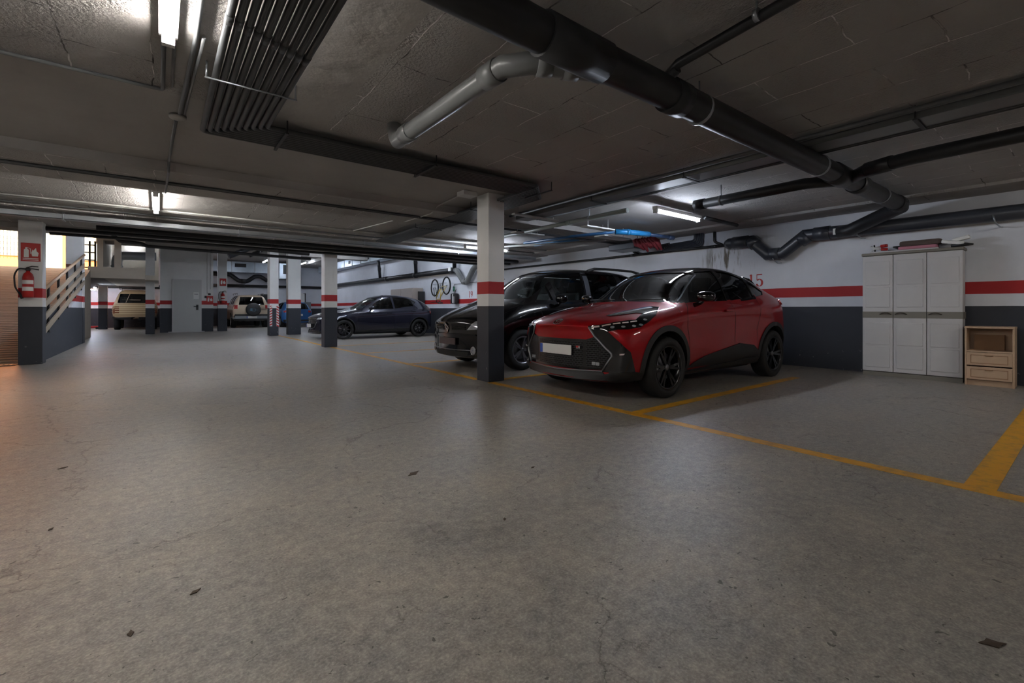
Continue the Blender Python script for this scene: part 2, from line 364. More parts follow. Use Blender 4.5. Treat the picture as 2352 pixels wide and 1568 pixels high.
# ---- balustrade along the ramp
M['tan'] = mat('tan_boards', (.36, .29, .21), .6, var=.1)
t = thing('ramp_balustrade', 'balustrade of black posts, pale boards and a wooden handrail beside the ramp', 'balustrade', (-1.72, 12.3, 0))
hz = lambda y: 1.36+(y-12.2)*.205
m = MB(); m.tube([(-1.73, 12.2, hz(12.2)), (-1.73, 18.15, hz(18.15))], .032, 10); m.build('handrail', 'pine', t, world=True)
for y in (12.95, 14.1, 15.3, 16.6, 17.8):
    m = MB(); m.box((-1.78, y-.05, hz(y)-.97), (-1.745, y+.05, hz(y)-.03)); m.build('post', 'black', t, world=True)
for d_ in (.30, .55, .80):
    m = MB(); m.prism([(12.2, hz(12.2)-d_-.06), (18.15, hz(18.15)-d_-.06), (18.15, hz(18.15)-d_+.06), (12.2, hz(12.2)-d_+.06)], 'x', -1.745, -1.72); m.build('board', 'tan', t, world=True)
t = thing('stair_railing', 'black railing at the street level, seen dark against the orange house front', 'railing', (-2.0, 22.25, 2.42))
for k in range(4): m = MB(); m.tube([(-2.17, 22.25, 2.5+.27*k), (-1.8, 22.25, 2.5+.27*k)], .022, 6); m.build('rail', 'black', t, world=True)
for x in (-2.15, -1.98, -1.83):
    m = MB(); m.box((x-.03, 22.22, 2.42), (x+.03, 22.28, 3.45)); m.build('post', 'black', t, world=True)
# ---- the house across the street
m = MB(); m.box((-9, 30.0, 2.2), (-1.0, 30.4, 7.5)); house = m.build('street_house', 'orange'); tag(house, 'sunlit orange rendered house front seen through the ramp opening', 'house')
def house_part(name, mt, *boxes):
    m = MB()
    for a, b in boxes: m.box(a, b)
    return m.build(name, mt, house, world=True)
d = house_part('door', 'facadewhite', ((-4.36, 29.93, 2.43), (-3.62, 30.0, 4.6)))
for (x0, x1) in ((-4.32, -4.02), (-3.96, -3.66)):
    for (z0, z1) in ((2.5, 3.15), (3.25, 4.5)):
        m = MB(); m.box((x0+.03, 29.91, z0), (x1-.03, 29.94, z1), bev=.01); m.build('door_panel', 'facadewhite', d, world=True)
w = house_part('window', 'facadewhite', ((-5.75, 29.95, 3.42), (-5.0, 30.0, 4.7)))
m = MB()
for k in range(7): x = -5.7+k*.108; m.tube([(x, 29.9, 3.42), (x, 29.9, 4.7)], .008, 6)
for z in (3.5, 3.75, 4.0, 4.25, 4.5): m.tube([(-5.75, 29.9, z), (-5.0, 29.9, z)], .008, 6)
m.build('window_bars', 'black', w, world=True)
w = house_part('window', 'facadewhite', ((-3.0, 29.95, 3.35), (-2.35, 30.0, 4.7)))

# ---- pillars
def pillar(x0, y0, w, d, h, label, cham=.012):
    m = MB(); m.box((x0, y0, 0), (x0+w, y0+d, h), bev=cham)
    return tag(m.build('concrete_pillar', 'pillar'), label, 'pillar', 'banded concrete pillars')
PL = {}
PL['main'] = pillar(3.56, 5.13, .27, .29, ZC, 'nearest square pillar, white over dark grey with red stripe, beside the black van')
PL['c2'] = pillar(3.42, 12.45, .33, .30, ZH, 'pillar standing in front of the nose of the dark blue hatchback')
PL['c3'] = pillar(3.28, 19.1, .30, .5, ZH, 'narrow pillar with red and white hazard strips on its corners')
PL['c4'] = pillar(3.99, 19.5, .47, .34, ZH, 'broad pillar between the hazard striped pillar and the dark hatchback')
PL['c5'] = pillar(2.12, 24.7, .36, .36, ZH, 'pillar carrying a fire extinguisher and red sign right of the white door')
PL['c6'] = pillar(-.44, 23.4, .29, .34, ZH, 'pillar just left of the white plant room, in front of the beige four wheel drive')
PL['c7'] = pillar(-2.13, 18.2, .37, .37, ZH, 'pillar at the upper end of the ramp balustrade')
PL['c8'] = pillar(-2.0, 11.85, .31, .33, ZH, 'leftmost pillar at the foot of the ramp, with a fire extinguisher')
PL['c9'] = pillar(-2.40, 30.4, .34, .34, ZH, 'far pillar left of the beige four wheel drive')
for s_ in ((3.272, 19.092), (3.502, 19.092)):
    x0 = s_[0]
    p = MB(); p.box((x0, 19.088, .36), (x0+.085, 19.099, 1.14)); st = p.build('hazard_strip', 'white', PL['c3'], world=True)
    p = MB(); sg = 1 if x0 < 3.4 else -1
    for k in range(8):
        z = .38+k*.1; dz = .05*sg
        zs = [z, z+.05, z+.05+dz, z+dz]; p.prism([(x0+.002, zs[0]), (x0+.002, zs[1]), (x0+.083, min(1.135, zs[2])), (x0+.083, min(1.135, zs[3]))], 'y', 19.084, 19.09)
    p.build('red_stripes', 'red', st, world=True)

# ---- plant room
m = MB(); m.box((0.02, 24.6, 0), (1.93, 29.0, ZH)); struct(m.build('wall_room', 'pillar', keep=True))
m = MB(); m.box((.48, 24.55, .03), (1.44, 24.62, 2.26)); door1 = struct(m.build('door_1', mat('door_grey_white', (.50, .51, .50), .5), keep=True))
m = MB()
for a, b in (((.43, 24.54, 0), (.48, 24.6, 2.31)), ((1.44, 24.54, 0), (1.49, 24.6, 2.31)), ((.43, 24.54, 2.26), (1.49, 24.6, 2.31))): m.box(a, b)
m.build('door_frame', 'beige', door1, world=True)
m = MB(); m.box((1.29, 24.535, .98), (1.37, 24.55, 1.20)); m.tube([(1.33, 24.55, 1.12), (1.33, 24.49, 1.12), (1.20, 24.49, 1.12)], .014, 8); m.build('door_handle', 'black', door1, world=True)
m = MB(); m.box((1.19, 24.543, 1.45), (1.39, 24.55, 1.75)); n_ = m.build('paper_notice', 'paper', door1, world=True)
m = MB(); m.box((1.22, 24.540, 1.66), (1.36, 24.543, 1.68)); m.build('notice_text', 'black', n_, world=True)
m = MB(); m.box((.3, 24.45, 0), (1.6, 24.6, .03)); m.build('threshold', 'beige', door1, world=True)
m = MB(); m.box((1.60, 24.55, 1.50), (1.68, 24.6, 1.60), bev=.006); tag(m.build('light_switch', 'black'), 'small black light switch on the white wall right of the door', 'switch')

# ---- painted bay lines and bay numbers
def line(x0, y0, x1, y1, w=.105):
    a = Vector((x0, y0)); b = Vector((x1, y1)); n = (b-a).normalized(); n = Vector((-n.y, n.x))*w/2
    m = MB(); q = [a+n, b+n, b-n, a-n]; m.prism([(p.x, p.y) for p in q], 'z', .0005, .0025)
    return m.build('painted_line', 'yellow', floor, world=True)
line(3.59, -1.6, 3.59, 5.12); line(3.59, 5.44, 3.59, 20.5)
for y in (.42, 2.75, 5.25, 7.75, 10.25, 12.75): line(3.64, y, 7.4 if y > 1 else 8.6, y, .13 if y < 1 else .115)
def ribbon(m, pts, x):
    """flat painted stroke on the wall: pts = (across, up, width); across runs to the right as seen from the hall (-Y)"""
    P = [(Vector((p[0], p[1])), p[2]) for p in pts]; L, Rr = [], []
    for i, (p, w) in enumerate(P):
        d = P[min(i+1, len(P)-1)][0]-P[max(i-1, 0)][0]; d.normalize(); n = Vector((-d.y, d.x))*w/2; L.append(p+n); Rr.append(p-n)
    for i in range(len(P)-1):
        q = [L[i], L[i+1], Rr[i+1], Rr[i]]
        m.prism([(-v.x, v.y) for v in q], 'x', x-.0025, x)
def circ(cx, cy, rx, ry, a0, a1, w0, w1, n=14):
    out = []
    for k in range(n+1):
        a = R(a0+(a1-a0)*k/n); s_ = abs(math.cos(a)); out.append((cx+rx*math.cos(a), cy+ry*math.sin(a), w0+(w1-w0)*s_))
    return out
DIG = {'1': [[(.0, .0, .034), (.0, .23, .034)], [(-.035, .006, .012), (.035, .006, .012)], [(-.03, .205, .012), (.0, .228, .012)]],
 '5': [[(-.045, .22, .020), (.05, .224, .020)], [(-.045, .228, .010), (-.045, .125, .010)], circ(0, .07, .050, .066, 140, -150, .010, .038), [(-.045, .028, .03), (-.045, .05, .03)]],
 '6': [circ(0, .07, .048, .066, 0, 360, .010, .034), [(-.048, .07, .034), (-.035, .16, .028), (.03, .225, .010)]],
 '7': [[(-.05, .22, .022), (.05, .22, .022)], [(.046, .215, .012), (.0, .10, .026), (-.01, .0, .034)]],
 '8': [circ(0, .062, .048, .058, 0, 360, .010, .030), circ(0, .175, .040, .05, 0, 360, .010, .026)],
 '9': [circ(0, .16, .048, .066, 0, 360, .010, .034), [(.048, .16, .034), (.035, .07, .028), (-.03, .005, .010)]]}
for txt, y in (('15', 4.01), ('16', 6.5), ('17', 9.0), ('18', 11.46), ('19', 14.0)):
    m = MB()
    for k, ch in enumerate(txt):
        off = (-.085, .065)[k]
        for st in DIG[ch]: ribbon(m, [(p[0]+off, p[1], p[2]) for p in st], 0)
    # across is mirrored into -Y by the prism call, so shift into place
    bmesh.ops.translate(m.bm, vec=(XW-.0005, y, 1.43), verts=m.bm.verts)
    m.build('bay_number', 'red', wall_right, world=True)

# ---- strip lamps
def lamp(x, y, z, along, L, label, tm='tube'):
    t = thing('strip_lamp', label, 'lamp', (x, y, z), group='fluorescent strip lamps')
    h = L/2
    def bx(hw, a, z0, z1, bev=.008):
        m = MB(); m.box((-hw, -a, z0), (hw, a, z1), bev=bev) if along == 'y' else m.box((-a, -hw, z0), (a, hw, z1), bev=bev); return m
    bx(.045, h, 0, .05).build('lamp_housing', 'housing', t)
    top = {True: ZC, False: ZH}[y < 12.2] if y < 30 else 2.12
    if x < -1.9 and y > 26: top = 2.12
    if top-z > .07:
        for s_ in (-.7, .7):
            m = MB(); c = s_*h; m.tube([(0, c, .04), (0, c, top-z)] if along == 'y' else [(c, 0, .04), (c, 0, top-z)], .005, 6); m.build('suspension_rod', 'steel', t)
    m = MB(); e = Vector((0, h-.03, -.022)) if along == 'y' else Vector((h-.03, 0, -.022)); f_ = Vector(e); f_.x = -e.x; f_.y = -e.y
    m.tube([f_, e], .022, 8); m.build('lamp_tube', tm, t)
    for s_ in (-1, 1):
        m = MB(); c = (s_*(h-.02))
        (m.box((-.03, c-.02, -.05), (.03, c+.02, .0)) if along == 'y' else m.box((c-.02, -.03, -.05), (c+.02, .03, .0))); m.build('end_cap', 'housing', t)
    return t
lamp(.04, 2.62, 2.55, 'y', 1.3, 'bright strip lamp overhead at top left, beside the conduit bundle', 'tube_warm')
lamp(-.04, 8.4, 2.55, 'y', 1.4, 'strip lamp farther off at left, between two ceiling beams', 'tube_warm')
lamp(6.33, 4.0, 2.46, 'x', 1.2, 'bright strip lamp hanging over the bays right of the near pillar')
lamp(6.2, 9.0, 2.46, 'x', 1.25, 'small distant strip lamp seen just left of the near pillar')
lamp(4.35, 26.2, 3.5, 'y', 2.0, 'violet white strip lamp in the far hall above the spare wheel car')
lamp(-2.9, 31.4, 2.02, 'x', .8, 'low lamp on the far left under the upper slab')
for x, y, a, z, lb in ((6.4, -2.2, 'x', 2.5, 'behind the viewer near the right hand wall'), (-3.6, .6, 'y', 2.5, 'left of the view beside the viewer'), (.6, -2.6, 'y', 2.55, 'right behind the viewer'), (-3.6, 6.8, 'y', 2.45, 'left of the view before the ramp'),
    (6.8, 15.5, 'y', 3.8, 'over the dark hatchback, hidden by the tall beam'), (1.0, 16.5, 'y', 3.8, 'in the hall behind the tall beam'), (6.5, 21.5, 'y', 3.8, 'over the empty bays in the far hall'), (6.8, 29.0, 'y', 3.75, 'over the small blue car'), (-.9, 26.3, 'y', 3.85, 'beside the white plant room'),
    (-.4, 14.6, 'y', 3.6, 'behind the tall beam near the ramp'), (2.4, 14.6, 'y', 3.6, 'behind the tall beam before the second pillar'), (6.6, 13.6, 'x', 3.6, 'behind the tall beam by the bicycle'), (.9, 14.0, 'x', 3.7, 'just behind the tall beam in front of the white plant room'), (-2.3, 27.5, 'y', 1.98, 'under the street slab by the beige four wheel drive')):
    lamp(x, y, z, a, 1.25, 'added fill strip lamp '+lb, 'tube_warm' if y < 7 else 'tube')  # extra lamps added only to brighten the foreground and the far hall

# ---- pipes and conduits
def run(name, label, cat, pts, r, mt, rad=0, seg=12, group=None, sleeves=(), clamps=(), parts=()):
    """one pipe run: body mesh under an empty at its first point, with sleeves (thicker couplings) and clamps"""
    p0 = Vector(pts[0])
    P_ = bend(pts, rad) if rad else pts
    if not sleeves and not clamps:
        m = MB(); m.tube(P_, r, seg); o = m.build(name, mt, origin=p0); return tag(o, label, cat, group)
    t = thing(name, label, cat, p0, group=group)
    m = MB(); m.tube(P_, r, seg); m.build('pipe_body', mt, t, world=True)
    for a, b in sleeves:
        m = MB(); m.tube([a, b], r*1.13, max(seg, 16)); m.build('coupling', mt, t, world=True)
    for c, n in clamps:   # ring around the pipe plus a rod up to the slab
        m = MB(); c = Vector(c); n = Vector(n).normalized(); m.tube([c-n*.012, c+n*.012], r*1.09, 16); m.tube([c, (c.x, c.y, max(c.z+.05, ZC))], .006, 6); m.build('clamp', 'steel', t, world=True)
    return t
# main drain across the ceiling to the right hand wall
MP = [(-1.4, 1.62, 2.36), (1.45, 1.72, 2.385), (8.18, 1.74, 2.47)]
run('drain_pipe', 'thick dark drain pipe running diagonally overhead to the right hand wall', 'pipe',
    MP+[(8.32, 1.76, 2.45), (8.70, 2.45, 2.26), (8.74, 2.62, 2.25)], .098, 'pvc', seg=20,
    sleeves=[((1.52, 1.72, 2.385), (1.98, 1.725, 2.39)), ((2.62, 1.73, 2.40), (2.78, 1.73, 2.40)), ((5.6, 1.735, 2.44), (5.95, 1.735, 2.442)), ((6.3, 1.735, 2.447), (6.55, 1.735, 2.45)), ((8.0, 1.74, 2.467), (8.2, 1.74, 2.47))],
    clamps=[((3.0, 1.73, 2.402), (1, 0, 0)), ((5.2, 1.73, 2.432), (1, 0, 0)), ((7.3, 1.735, 2.46), (1, 0, 0))])
run('branch_pipe', 'mid grey branch pipe with elbows joining the thick drain pipe', 'pipe',
    [(1.615, 3.76, 2.59), (1.57, 3.62, 2.44), (1.55, 3.54, 2.385), (1.535, 3.40, 2.375), (1.56, 2.10, 2.39), (1.66, 1.96, 2.385), (1.98, 1.80, 2.38), (2.2, 1.74, 2.38)], .062, 'pvc3', seg=18,
    sleeves=[((1.535, 3.38, 2.375), (1.538, 3.26, 2.376)), ((1.555, 2.28, 2.39), (1.56, 2.14, 2.39)), ((1.68, 1.95, 2.385), (1.76, 1.91, 2.384)), ((1.82, 1.88, 2.382), (1.90, 1.84, 2.38))])
run('side_pipe', 'thin black pipe running towards the viewer from the thick drain', 'pipe', [(2.56, 1.72, 2.47), (2.54, 1.60, 2.52), (2.46, .9, 2.53), (2.4, -2.5, 2.55)], .03, 'pvc', seg=14,
    sleeves=[((2.57, 1.76, 2.44), (2.55, 1.62, 2.50)), ((2.45, .88, 2.53), (2.447, .80, 2.53))], clamps=[((2.46, 1.1, 2.53), (0, 1, 0))])
run('drain_pipe', 'black pipe from the thick drain running back over the lamp', 'pipe', [(5.95, 1.78, 2.42), (5.78, 2.05, 2.42), (5.72, 3.35, 2.40)], .062, 'pvc', seg=16,
    sleeves=[((5.72, 3.22, 2.40), (5.72, 3.36, 2.40))], clamps=[((5.72, 3.0, 2.40), (0, 1, 0))])
run('drain_pipe', 'black pipe leaving the thick drain towards the right edge of the view', 'pipe', [(6.0, 1.70, 2.43), (5.72, 1.45, 2.43), (5.62, 1.1, 2.43), (5.5, -3, 2.45)], .066, 'pvc', seg=16,
    sleeves=[((5.75, 1.48, 2.43), (5.66, 1.25, 2.43))], clamps=[((5.55, -.2, 2.44), (0, 1, 0))])
# wall drain with its trap
WX = 8.78
run('wall_drain', 'dark drain pipe along the right wall bending down and up in a deep trap', 'pipe',
    [(WX, -3, 2.24), (WX, 2.86, 2.27), (WX, 3.12, 2.27), (WX-.02, 3.48, 1.99), (WX-.02, 3.72, 1.99), (WX, 4.02, 2.28), (WX, 4.42, 2.28), (WX+.04, 4.47, 2.27)], .10, 'pvc2', seg=20,
    sleeves=[((WX, 2.75, 2.27), (WX, 2.98, 2.27)), ((WX, 4.08, 2.28), (WX, 4.36, 2.28)), ((WX-.02, 3.52, 1.99), (WX-.02, 3.68, 1.99)), ((WX, 3.08, 2.26), (WX-.005, 3.20, 2.17)), ((WX-.005, 3.94, 2.19), (WX, 4.04, 2.29))])
m = MB(); m.box((WX-.115, 2.50, 2.21), (WX-.095, 2.68, 2.31), bev=.004); wd_lab = m.build('pipe_label', 'paper'); tag(wd_lab, 'white blank label stuck on the wall drain pipe', 'label')
for y, z in ((2.36, 2.17), (3.60, 1.88), (.86, 2.14)):
    m = MB(); m.tube([(WX-.10, y+.02, z+.10), (WX-.09, y, z), (WX+.02, y-.03, z-.05), (XW-.002, y-.04, z-.04)], .009, 6)
    tag(m.build('pipe_bracket', 'steel'), {2.36: 'pale bracket under the wall drain near its white label', 3.60: 'bracket holding the bottom of the drain trap', .86: 'bracket under the wall drain right of the cabinet'}[y], 'bracket', 'wall drain brackets')
run('wall_pipe', 'thin dark pipe along the top of the right wall with two short risers', 'pipe', [(XW-.05, 4.45, 2.27), (XW-.05, 12.3, 2.30)], .028, 'pvc', sleeves=[((XW-.05, 4.75, 2.27), (XW-.05, 4.85, 2.27)), ((XW-.05, 6.75, 2.28), (XW-.05, 6.85, 2.28))])
for y in (4.78, 6.78):
    run('riser_pipe', 'short kinked riser pipe above the wall pipe, %s' % ('beside the trap' if y < 5 else 'left of the coiled tubing'), 'pipe', [(XW-.06, y-.16, 2.28), (XW-.08, y, 2.36), (XW-.08, y, 2.58)], .026, 'pvc', rad=.04)
run('wall_drain', 'grey drain pipe high on the far stretch of the right wall, above the hatchback', 'pipe', [(WX, 14.9, 2.47), (WX, 31, 2.50)], .105, 'pvc', seg=16,
    sleeves=[((WX, 14.85, 2.47), (WX, 15.15, 2.47)), ((WX, 18.1, 2.47), (WX, 18.3, 2.47)), ((WX, 21.2, 2.48), (WX, 21.4, 2.48))])
m = MB(); m.box((WX-.125, 14.98, 2.44), (WX-.10, 15.16, 2.58)); tag(m.build('pipe_label', 'paper'), 'pale label near the end of the far wall drain above the bicycle', 'label')
run('wall_drain', 'grey drain trap on the right wall above the bicycle, beside the near pillar', 'pipe',
    [(WX, 14.9, 2.47), (WX, 14.72, 2.44), (WX, 14.25, 2.0), (WX, 14.0, 2.0), (WX, 13.6, 2.42), (WX, 13.3, 2.6), (WX, 12.9, 2.6)], .10, 'pvc3', seg=16,
    sleeves=[((WX, 14.2, 2.0), (WX, 14.04, 2.0))])
for y in (22.2, 18.15, 14.9):
    run('down_pipe', 'slanting downpipe on the right wall, %s' % {22.2: 'farthest of the three', 18.15: 'middle one, above the beige cupboards', 14.9: 'nearest one, beside the drain trap'}[y], 'pipe', [(WX-.25, y-.35, 3.5), (WX-.12, y-.2, 3.0), (WX, y, 2.52)], .075, 'pvc', seg=12, sleeves=[((WX-.12, y-.2, 3.05), (WX-.1, y-.17, 2.93))], group='slanting downpipes on the right wall')

# bundle of parallel conduits: along the view, then right, then back again past the pillar
t = thing('conduit_bundle', 'bundle of parallel grey conduits turning a right angle on the ceiling', 'conduit', (.5, 4.5, 2.5))
NB, PIT = 10, .0468
for k in range(NB):
    xa = .29+k*PIT; yb = 4.70-k*PIT; xc = 4.12-k*PIT+.02
    m = MB(); zz = 2.525
    m.tube(bend([(xa, -2.5, zz), (xa, yb, zz), (xc, yb, zz), (xc, 9.6, zz-.05)], .045, 3), .0205, 10)
    c_ = m.build('conduit', 'bundle', t, world=True)
m = MB(); m.tube([(.23, 3.53, 2.495), (.78, 3.53, 2.495)], .006, 8); m.tube([(.24, 3.53, 2.495), (.24, 3.53, 2.6)], .006, 6); m.tube([(.77, 3.53, 2.495), (.77, 3.53, 2.6)], .006, 6); m.build('hanger', 'steel', t, world=True)
for x in (.86, 2.28, 3.9):
    m = MB(); m.box((x-.012, 4.23, 2.488), (x+.012, 4.75, 2.498)); m.tube([(x, 4.235, 2.49), (x, 4.235, 2.6)], .006, 6); m.tube([(x, 4.745, 2.49), (x, 4.745, 2.6)], .006, 6); m.build('hanger', 'black', t, world=True)
for y in (5.75, 7.6):
    m = MB(); m.box((3.66, y-.012, 2.475), (4.2, y+.012, 2.485)); m.tube([(3.67, y, 2.48), (3.67, y, 2.6)], .006, 6); m.tube([(4.19, y, 2.48), (4.19, y, 2.6)], .006, 6); m.build('hanger', 'black', t, world=True)
# joints on the conduits
for k in range(0, NB):
    xa = .29+k*PIT; y = 2.75+k*.02
    m = MB(); m.tube([(xa, y, 2.525), (xa, y+.09, 2.525)], .0225, 10); m.build('coupling', 'bundle', t, world=True)

def thin(label, pts, r=.011, mt='conduit', rad=.03, name='conduit'):
    return run(name, label, 'conduit', pts, r, mt, rad=rad, seg=8)
thin('thin pale conduit along the ceiling at far left turning towards the lamp', [(-5, 4.15, 2.585), (.02, 4.15, 2.585), (.02, 3.3, 2.585)], .013)
thin('twin thin conduit above the second turn beside the overhead lamp', [(.07, 4.05, 2.585), (.07, 3.3, 2.585)], .009)
thin('conduit running from beside the overhead lamp to the round junction box', [(.17, -2, 2.58), (.17, 3.2, 2.58), (.13, 4.55, 2.58)], .014)
thin('second conduit beside it ending at the round junction box', [(.205, 3.2, 2.58), (.16, 4.55, 2.58)], .010)
m = MB(); m.lathe([(0, 0), (.055, 0), (.06, .008), (.06, .03), (0, .03)], 'z', (.12, 4.67, 2.572), 24); tag(m.build('junction_box', 'plaster'), 'round junction box where thin conduits meet on the ceiling', 'junction box')
thin('conduit from the round junction box to the distant left lamp', [(.11, 4.76, 2.585), (.08, 6.1, 2.585), (.08, 6.15, 2.485), (.06, 7.3, 2.485), (.04, 7.7, 2.56)], .013)
for y, z, mt, r, lb in ((6.72, 2.485, 'bundle', .014, 'first of two dark conduits under the near ceiling beam'), (6.80, 2.485, 'bundle', .010, 'second of two dark conduits under the near ceiling beam'),
                     (7.40, 2.58, 'conduit', .012, 'conduit along the back edge of the near ceiling beam'), (9.22, 2.585, 'whitepipe', .014, 'pale conduit just behind the distant left lamp'),
                     (9.34, 2.585, 'whitepipe', .011, 'second pale conduit behind the distant left lamp'), (9.72, 2.57, 'conduit', .014, 'grey conduit in front of the long cable tray')):
    run('conduit', lb, 'conduit', [(-5.9, y, z), (8.6, y, z)], r, mt, seg=8)
t = thing('cable_tray', 'long pale grey cable tray crossing the hall below the ceiling', 'cable tray', (-5.5, 10.05, 2.42))
m = MB(); m.box((-5.5, 10.0, 2.42), (8.6, 10.012, 2.50)); m.box((-5.5, 10.0, 2.42), (8.6, 10.16, 2.428)); m.box((-5.5, 10.15, 2.42), (8.6, 10.16, 2.50)); m.build('tray_channel', 'steel', t, world=True)
for x in (-3.6, -1.2, 1.2, 3.6, 6.0):
    m = MB(); m.box((x-.015, 9.98, 2.40), (x+.015, 10.18, 2.415)); m.tube([(x, 9.985, 2.41), (x, 9.985, 2.56)], .006, 6); m.tube([(x, 10.175, 2.41), (x, 10.175, 2.56)], .006, 6); m.build('tray_bracket', 'steel', t, world=True)
for y, z, r, lb in ((11.1, 2.47, .05, 'dark pipe behind the long cable tray'), (11.5, 2.44, .04, 'dark pipe in front of the tall beam'), (11.85, 2.40, .03, 'thin dark pipe nearest the tall beam')):
    run('ceiling_pipe', lb, 'pipe', [(-1.6 if y > 11.2 else -.9, y, z), (8.8, y, z)], r, 'pvc', seg=12, sleeves=[((2.0, y, z), (2.2, y, z)), ((5.2, y, z), (5.4, y, z))])
# plant pipes past the beam
run('ceiling_pipe', 'black kinked pipe under the tall beam at left, above the beige four wheel drive', 'pipe', [(-.75, 12.0, 2.50), (-.62, 12.02, 2.36), (-.3, 12.04, 2.35), (-.2, 12.05, 2.30), (3.0, 12.15, 2.26)], .035, 'pvc', rad=.03, sleeves=[((.9, 12.09, 2.287), (1.02, 12.09, 2.286))])
run('ceiling_pipe', 'thick slanting pipe in the far hall right of the white plant room', 'pipe', [(2.1, 20.5, 3.02), (2.9, 20.6, 3.45), (3.3, 20.6, 3.5), (6, 20.6, 3.55)], .10, 'pvc2', seg=12, sleeves=[((2.85, 20.6, 3.42), (3.05, 20.6, 3.47))])
run('ceiling_pipe', 'slimmer pipe crossing the slanting pipe in the far hall', 'pipe', [(3.0, 22.0, 3.25), (3.6, 22.0, 3.6), (3.6, 26, 3.65)], .07, 'pvc', seg=12, sleeves=[((3.3, 22, 3.42), (3.4, 22, 3.48))])
run('ceiling_pipe', 'long dark pipe across the far hall in front of the white plant room', 'pipe', [(-1.0, 13.1, 2.62), (1.5, 13.1, 2.56), (3.2, 13.1, 2.5)], .06, 'pvc', seg=12, sleeves=[((.2, 13.1, 2.59), (.35, 13.1, 2.587))])
# white zigzag conduit and junction box near the main pillar
thin('white zigzag conduit climbing over the ceiling beam to the box by the near pillar', [(3.05, 9.1, 2.56), (3.28, 7.45, 2.56), (3.33, 7.3, 2.50), (3.33, 6.35, 2.48), (3.33, 6.15, 2.56), (3.28, 5.45, 2.57)], .010, 'whitepipe', .05)
m = MB(); m.box((3.22, 5.22, 2.54), (3.44, 5.40, 2.60), bev=.006); tag(m.build('junction_box', 'white'), 'pale rectangular junction box on the ceiling beside the near pillar', 'junction box')
# trays towards the right hand side
def tray(name, label, x0, x1, y0, y1, z, mt='steel', br=()):
    t = thing(name, label, 'cable tray', (x0, y0, z))
    m = MB(); m.box((x0, y0, z), (x1, y1, z+.006)); m.box((x0, y0, z), (x0+.006, y1, z+.055)); m.box((x1-.006, y0, z), (x1, y1, z+.055)); m.build('tray_channel', mt, t, world=True)
    for y in br:
        m = MB(); m.box((x0-.03, y-.014, z-.016), (x1+.03, y+.014, z-.002)); m.tube([(x0-.02, y, z-.01), (x0-.02, y, ZC)], .006, 6); m.tube([(x1+.02, y, z-.01), (x1+.02, y, ZC)], .006, 6); m.build('tray_bracket', 'black', t, world=True)
    return t
tray('cable_tray', 'grey cable tray crossing under the thick drain pipe towards the right edge', 4.72, 4.98, -3, 6.0, 2.50, 'pvc3', (.9, 2.9, 4.3))
for k in range(3):
    run('conduit', ('thickest of the three dark conduits', 'middle dark conduit', 'thinnest of the three dark conduits')[k]+' beside the tray under the thick drain', 'conduit', [(5.03+k*.065, -3, 2.54), (5.03+k*.065, 5.9, 2.54)], (.028, .022, .016)[k], 'bundle', seg=8)
run('conduit', 'pale steel conduit along the near side of the right hand cable tray', 'conduit', [(4.67, -3, 2.565), (4.67, 6.1, 2.565)], .022, 'conduit', seg=8)
run('ceiling_pipe', 'pale green grey pipe hanging left of the lamp over the bays', 'pipe', [(5.42, 4.25, 2.45), (5.42, 7.3, 2.45)], .036, mat('green_grey_pipe', (.30, .34, .32), .4), seg=12, sleeves=[((5.42, 5.4, 2.45), (5.42, 5.5, 2.45))], clamps=[((5.42, 5.0, 2.45), (0, 1, 0)), ((5.42, 6.7, 2.45), (0, 1, 0))])
run('conduit', 'dark square bar from the hanging lamp towards the right wall', 'conduit', [(6.96, 3.93, 2.48), (8.05, 3.93, 2.48)], .032, 'black', seg=4)
m = MB(); m.tube([(6.2, 8.3, 2.42), (6.9, 7.0, 2.42), (7.4, 6.35, 2.44)], .02, 8); tag(m.build('conduit', 'whitepipe'), 'pale pipe slanting behind the near pillar by the distant lamp', 'conduit')
# things stored under the slab above the van
def hangtray(x0, x1, y0, y1, z, label):
    m = MB(); m.box((x0, y0, z), (x1, y1, z+.025), bev=.004); m.tube([(x0+.1, (y0+y1)/2, z+.02), (x0+.1, (y0+y1)/2, ZC)], .005, 5); m.tube([(x1-.1, (y0+y1)/2, z+.02), (x1-.1, (y0+y1)/2, ZC)], .005, 5)
    return tag(m.build('hanging_board', 'white'), label, 'board', 'boards hung under the ceiling')
hangtray(5.70, 6.42, 5.30, 5.46, 2.40, 'white board hung under the ceiling, nearest below the pale green pipe')
hangtray(6.55, 7.35, 5.66, 5.92, 2.37, 'white board hung under the ceiling beside the blue pipe and red bag')
hangtray(4.35, 5.30, 5.56, 5.64, 2.47, 'long narrow pale strip under the ceiling just right of the near pillar top')  # narrow white strip, built with the same helper as the boards
hangtray(5.2, 5.9, 6.6, 6.78, 2.42, 'white board hung farther back, seen right of the near pillar')
t = thing('blue_pipe', 'bright blue plastic pipe hung below the ceiling over the bays', 'pipe', (6.4, 5.9, 2.39))
m = MB(); m.tube([(6.2, 7.6, 2.42), (6.38, 6.3, 2.42), (6.66, 5.5, 2.43)], .028, 10); m.build('pipe_body', mat('blue_pvc', (.02, .10, .24), .35), t, world=True)
m = MB(); m.tube([(6.66, 5.5, 2.43), (6.85, 5.38, 2.43), (7.05, 5.28, 2.42), (7.3, 5.22, 2.41)], .05, 12); m.tube([(6.84, 5.385, 2.43), (6.9, 5.355, 2.43)], .058, 12); m.build('pipe_sleeve', mat('bright_blue', (.02, .22, .50), .35), t, world=True)
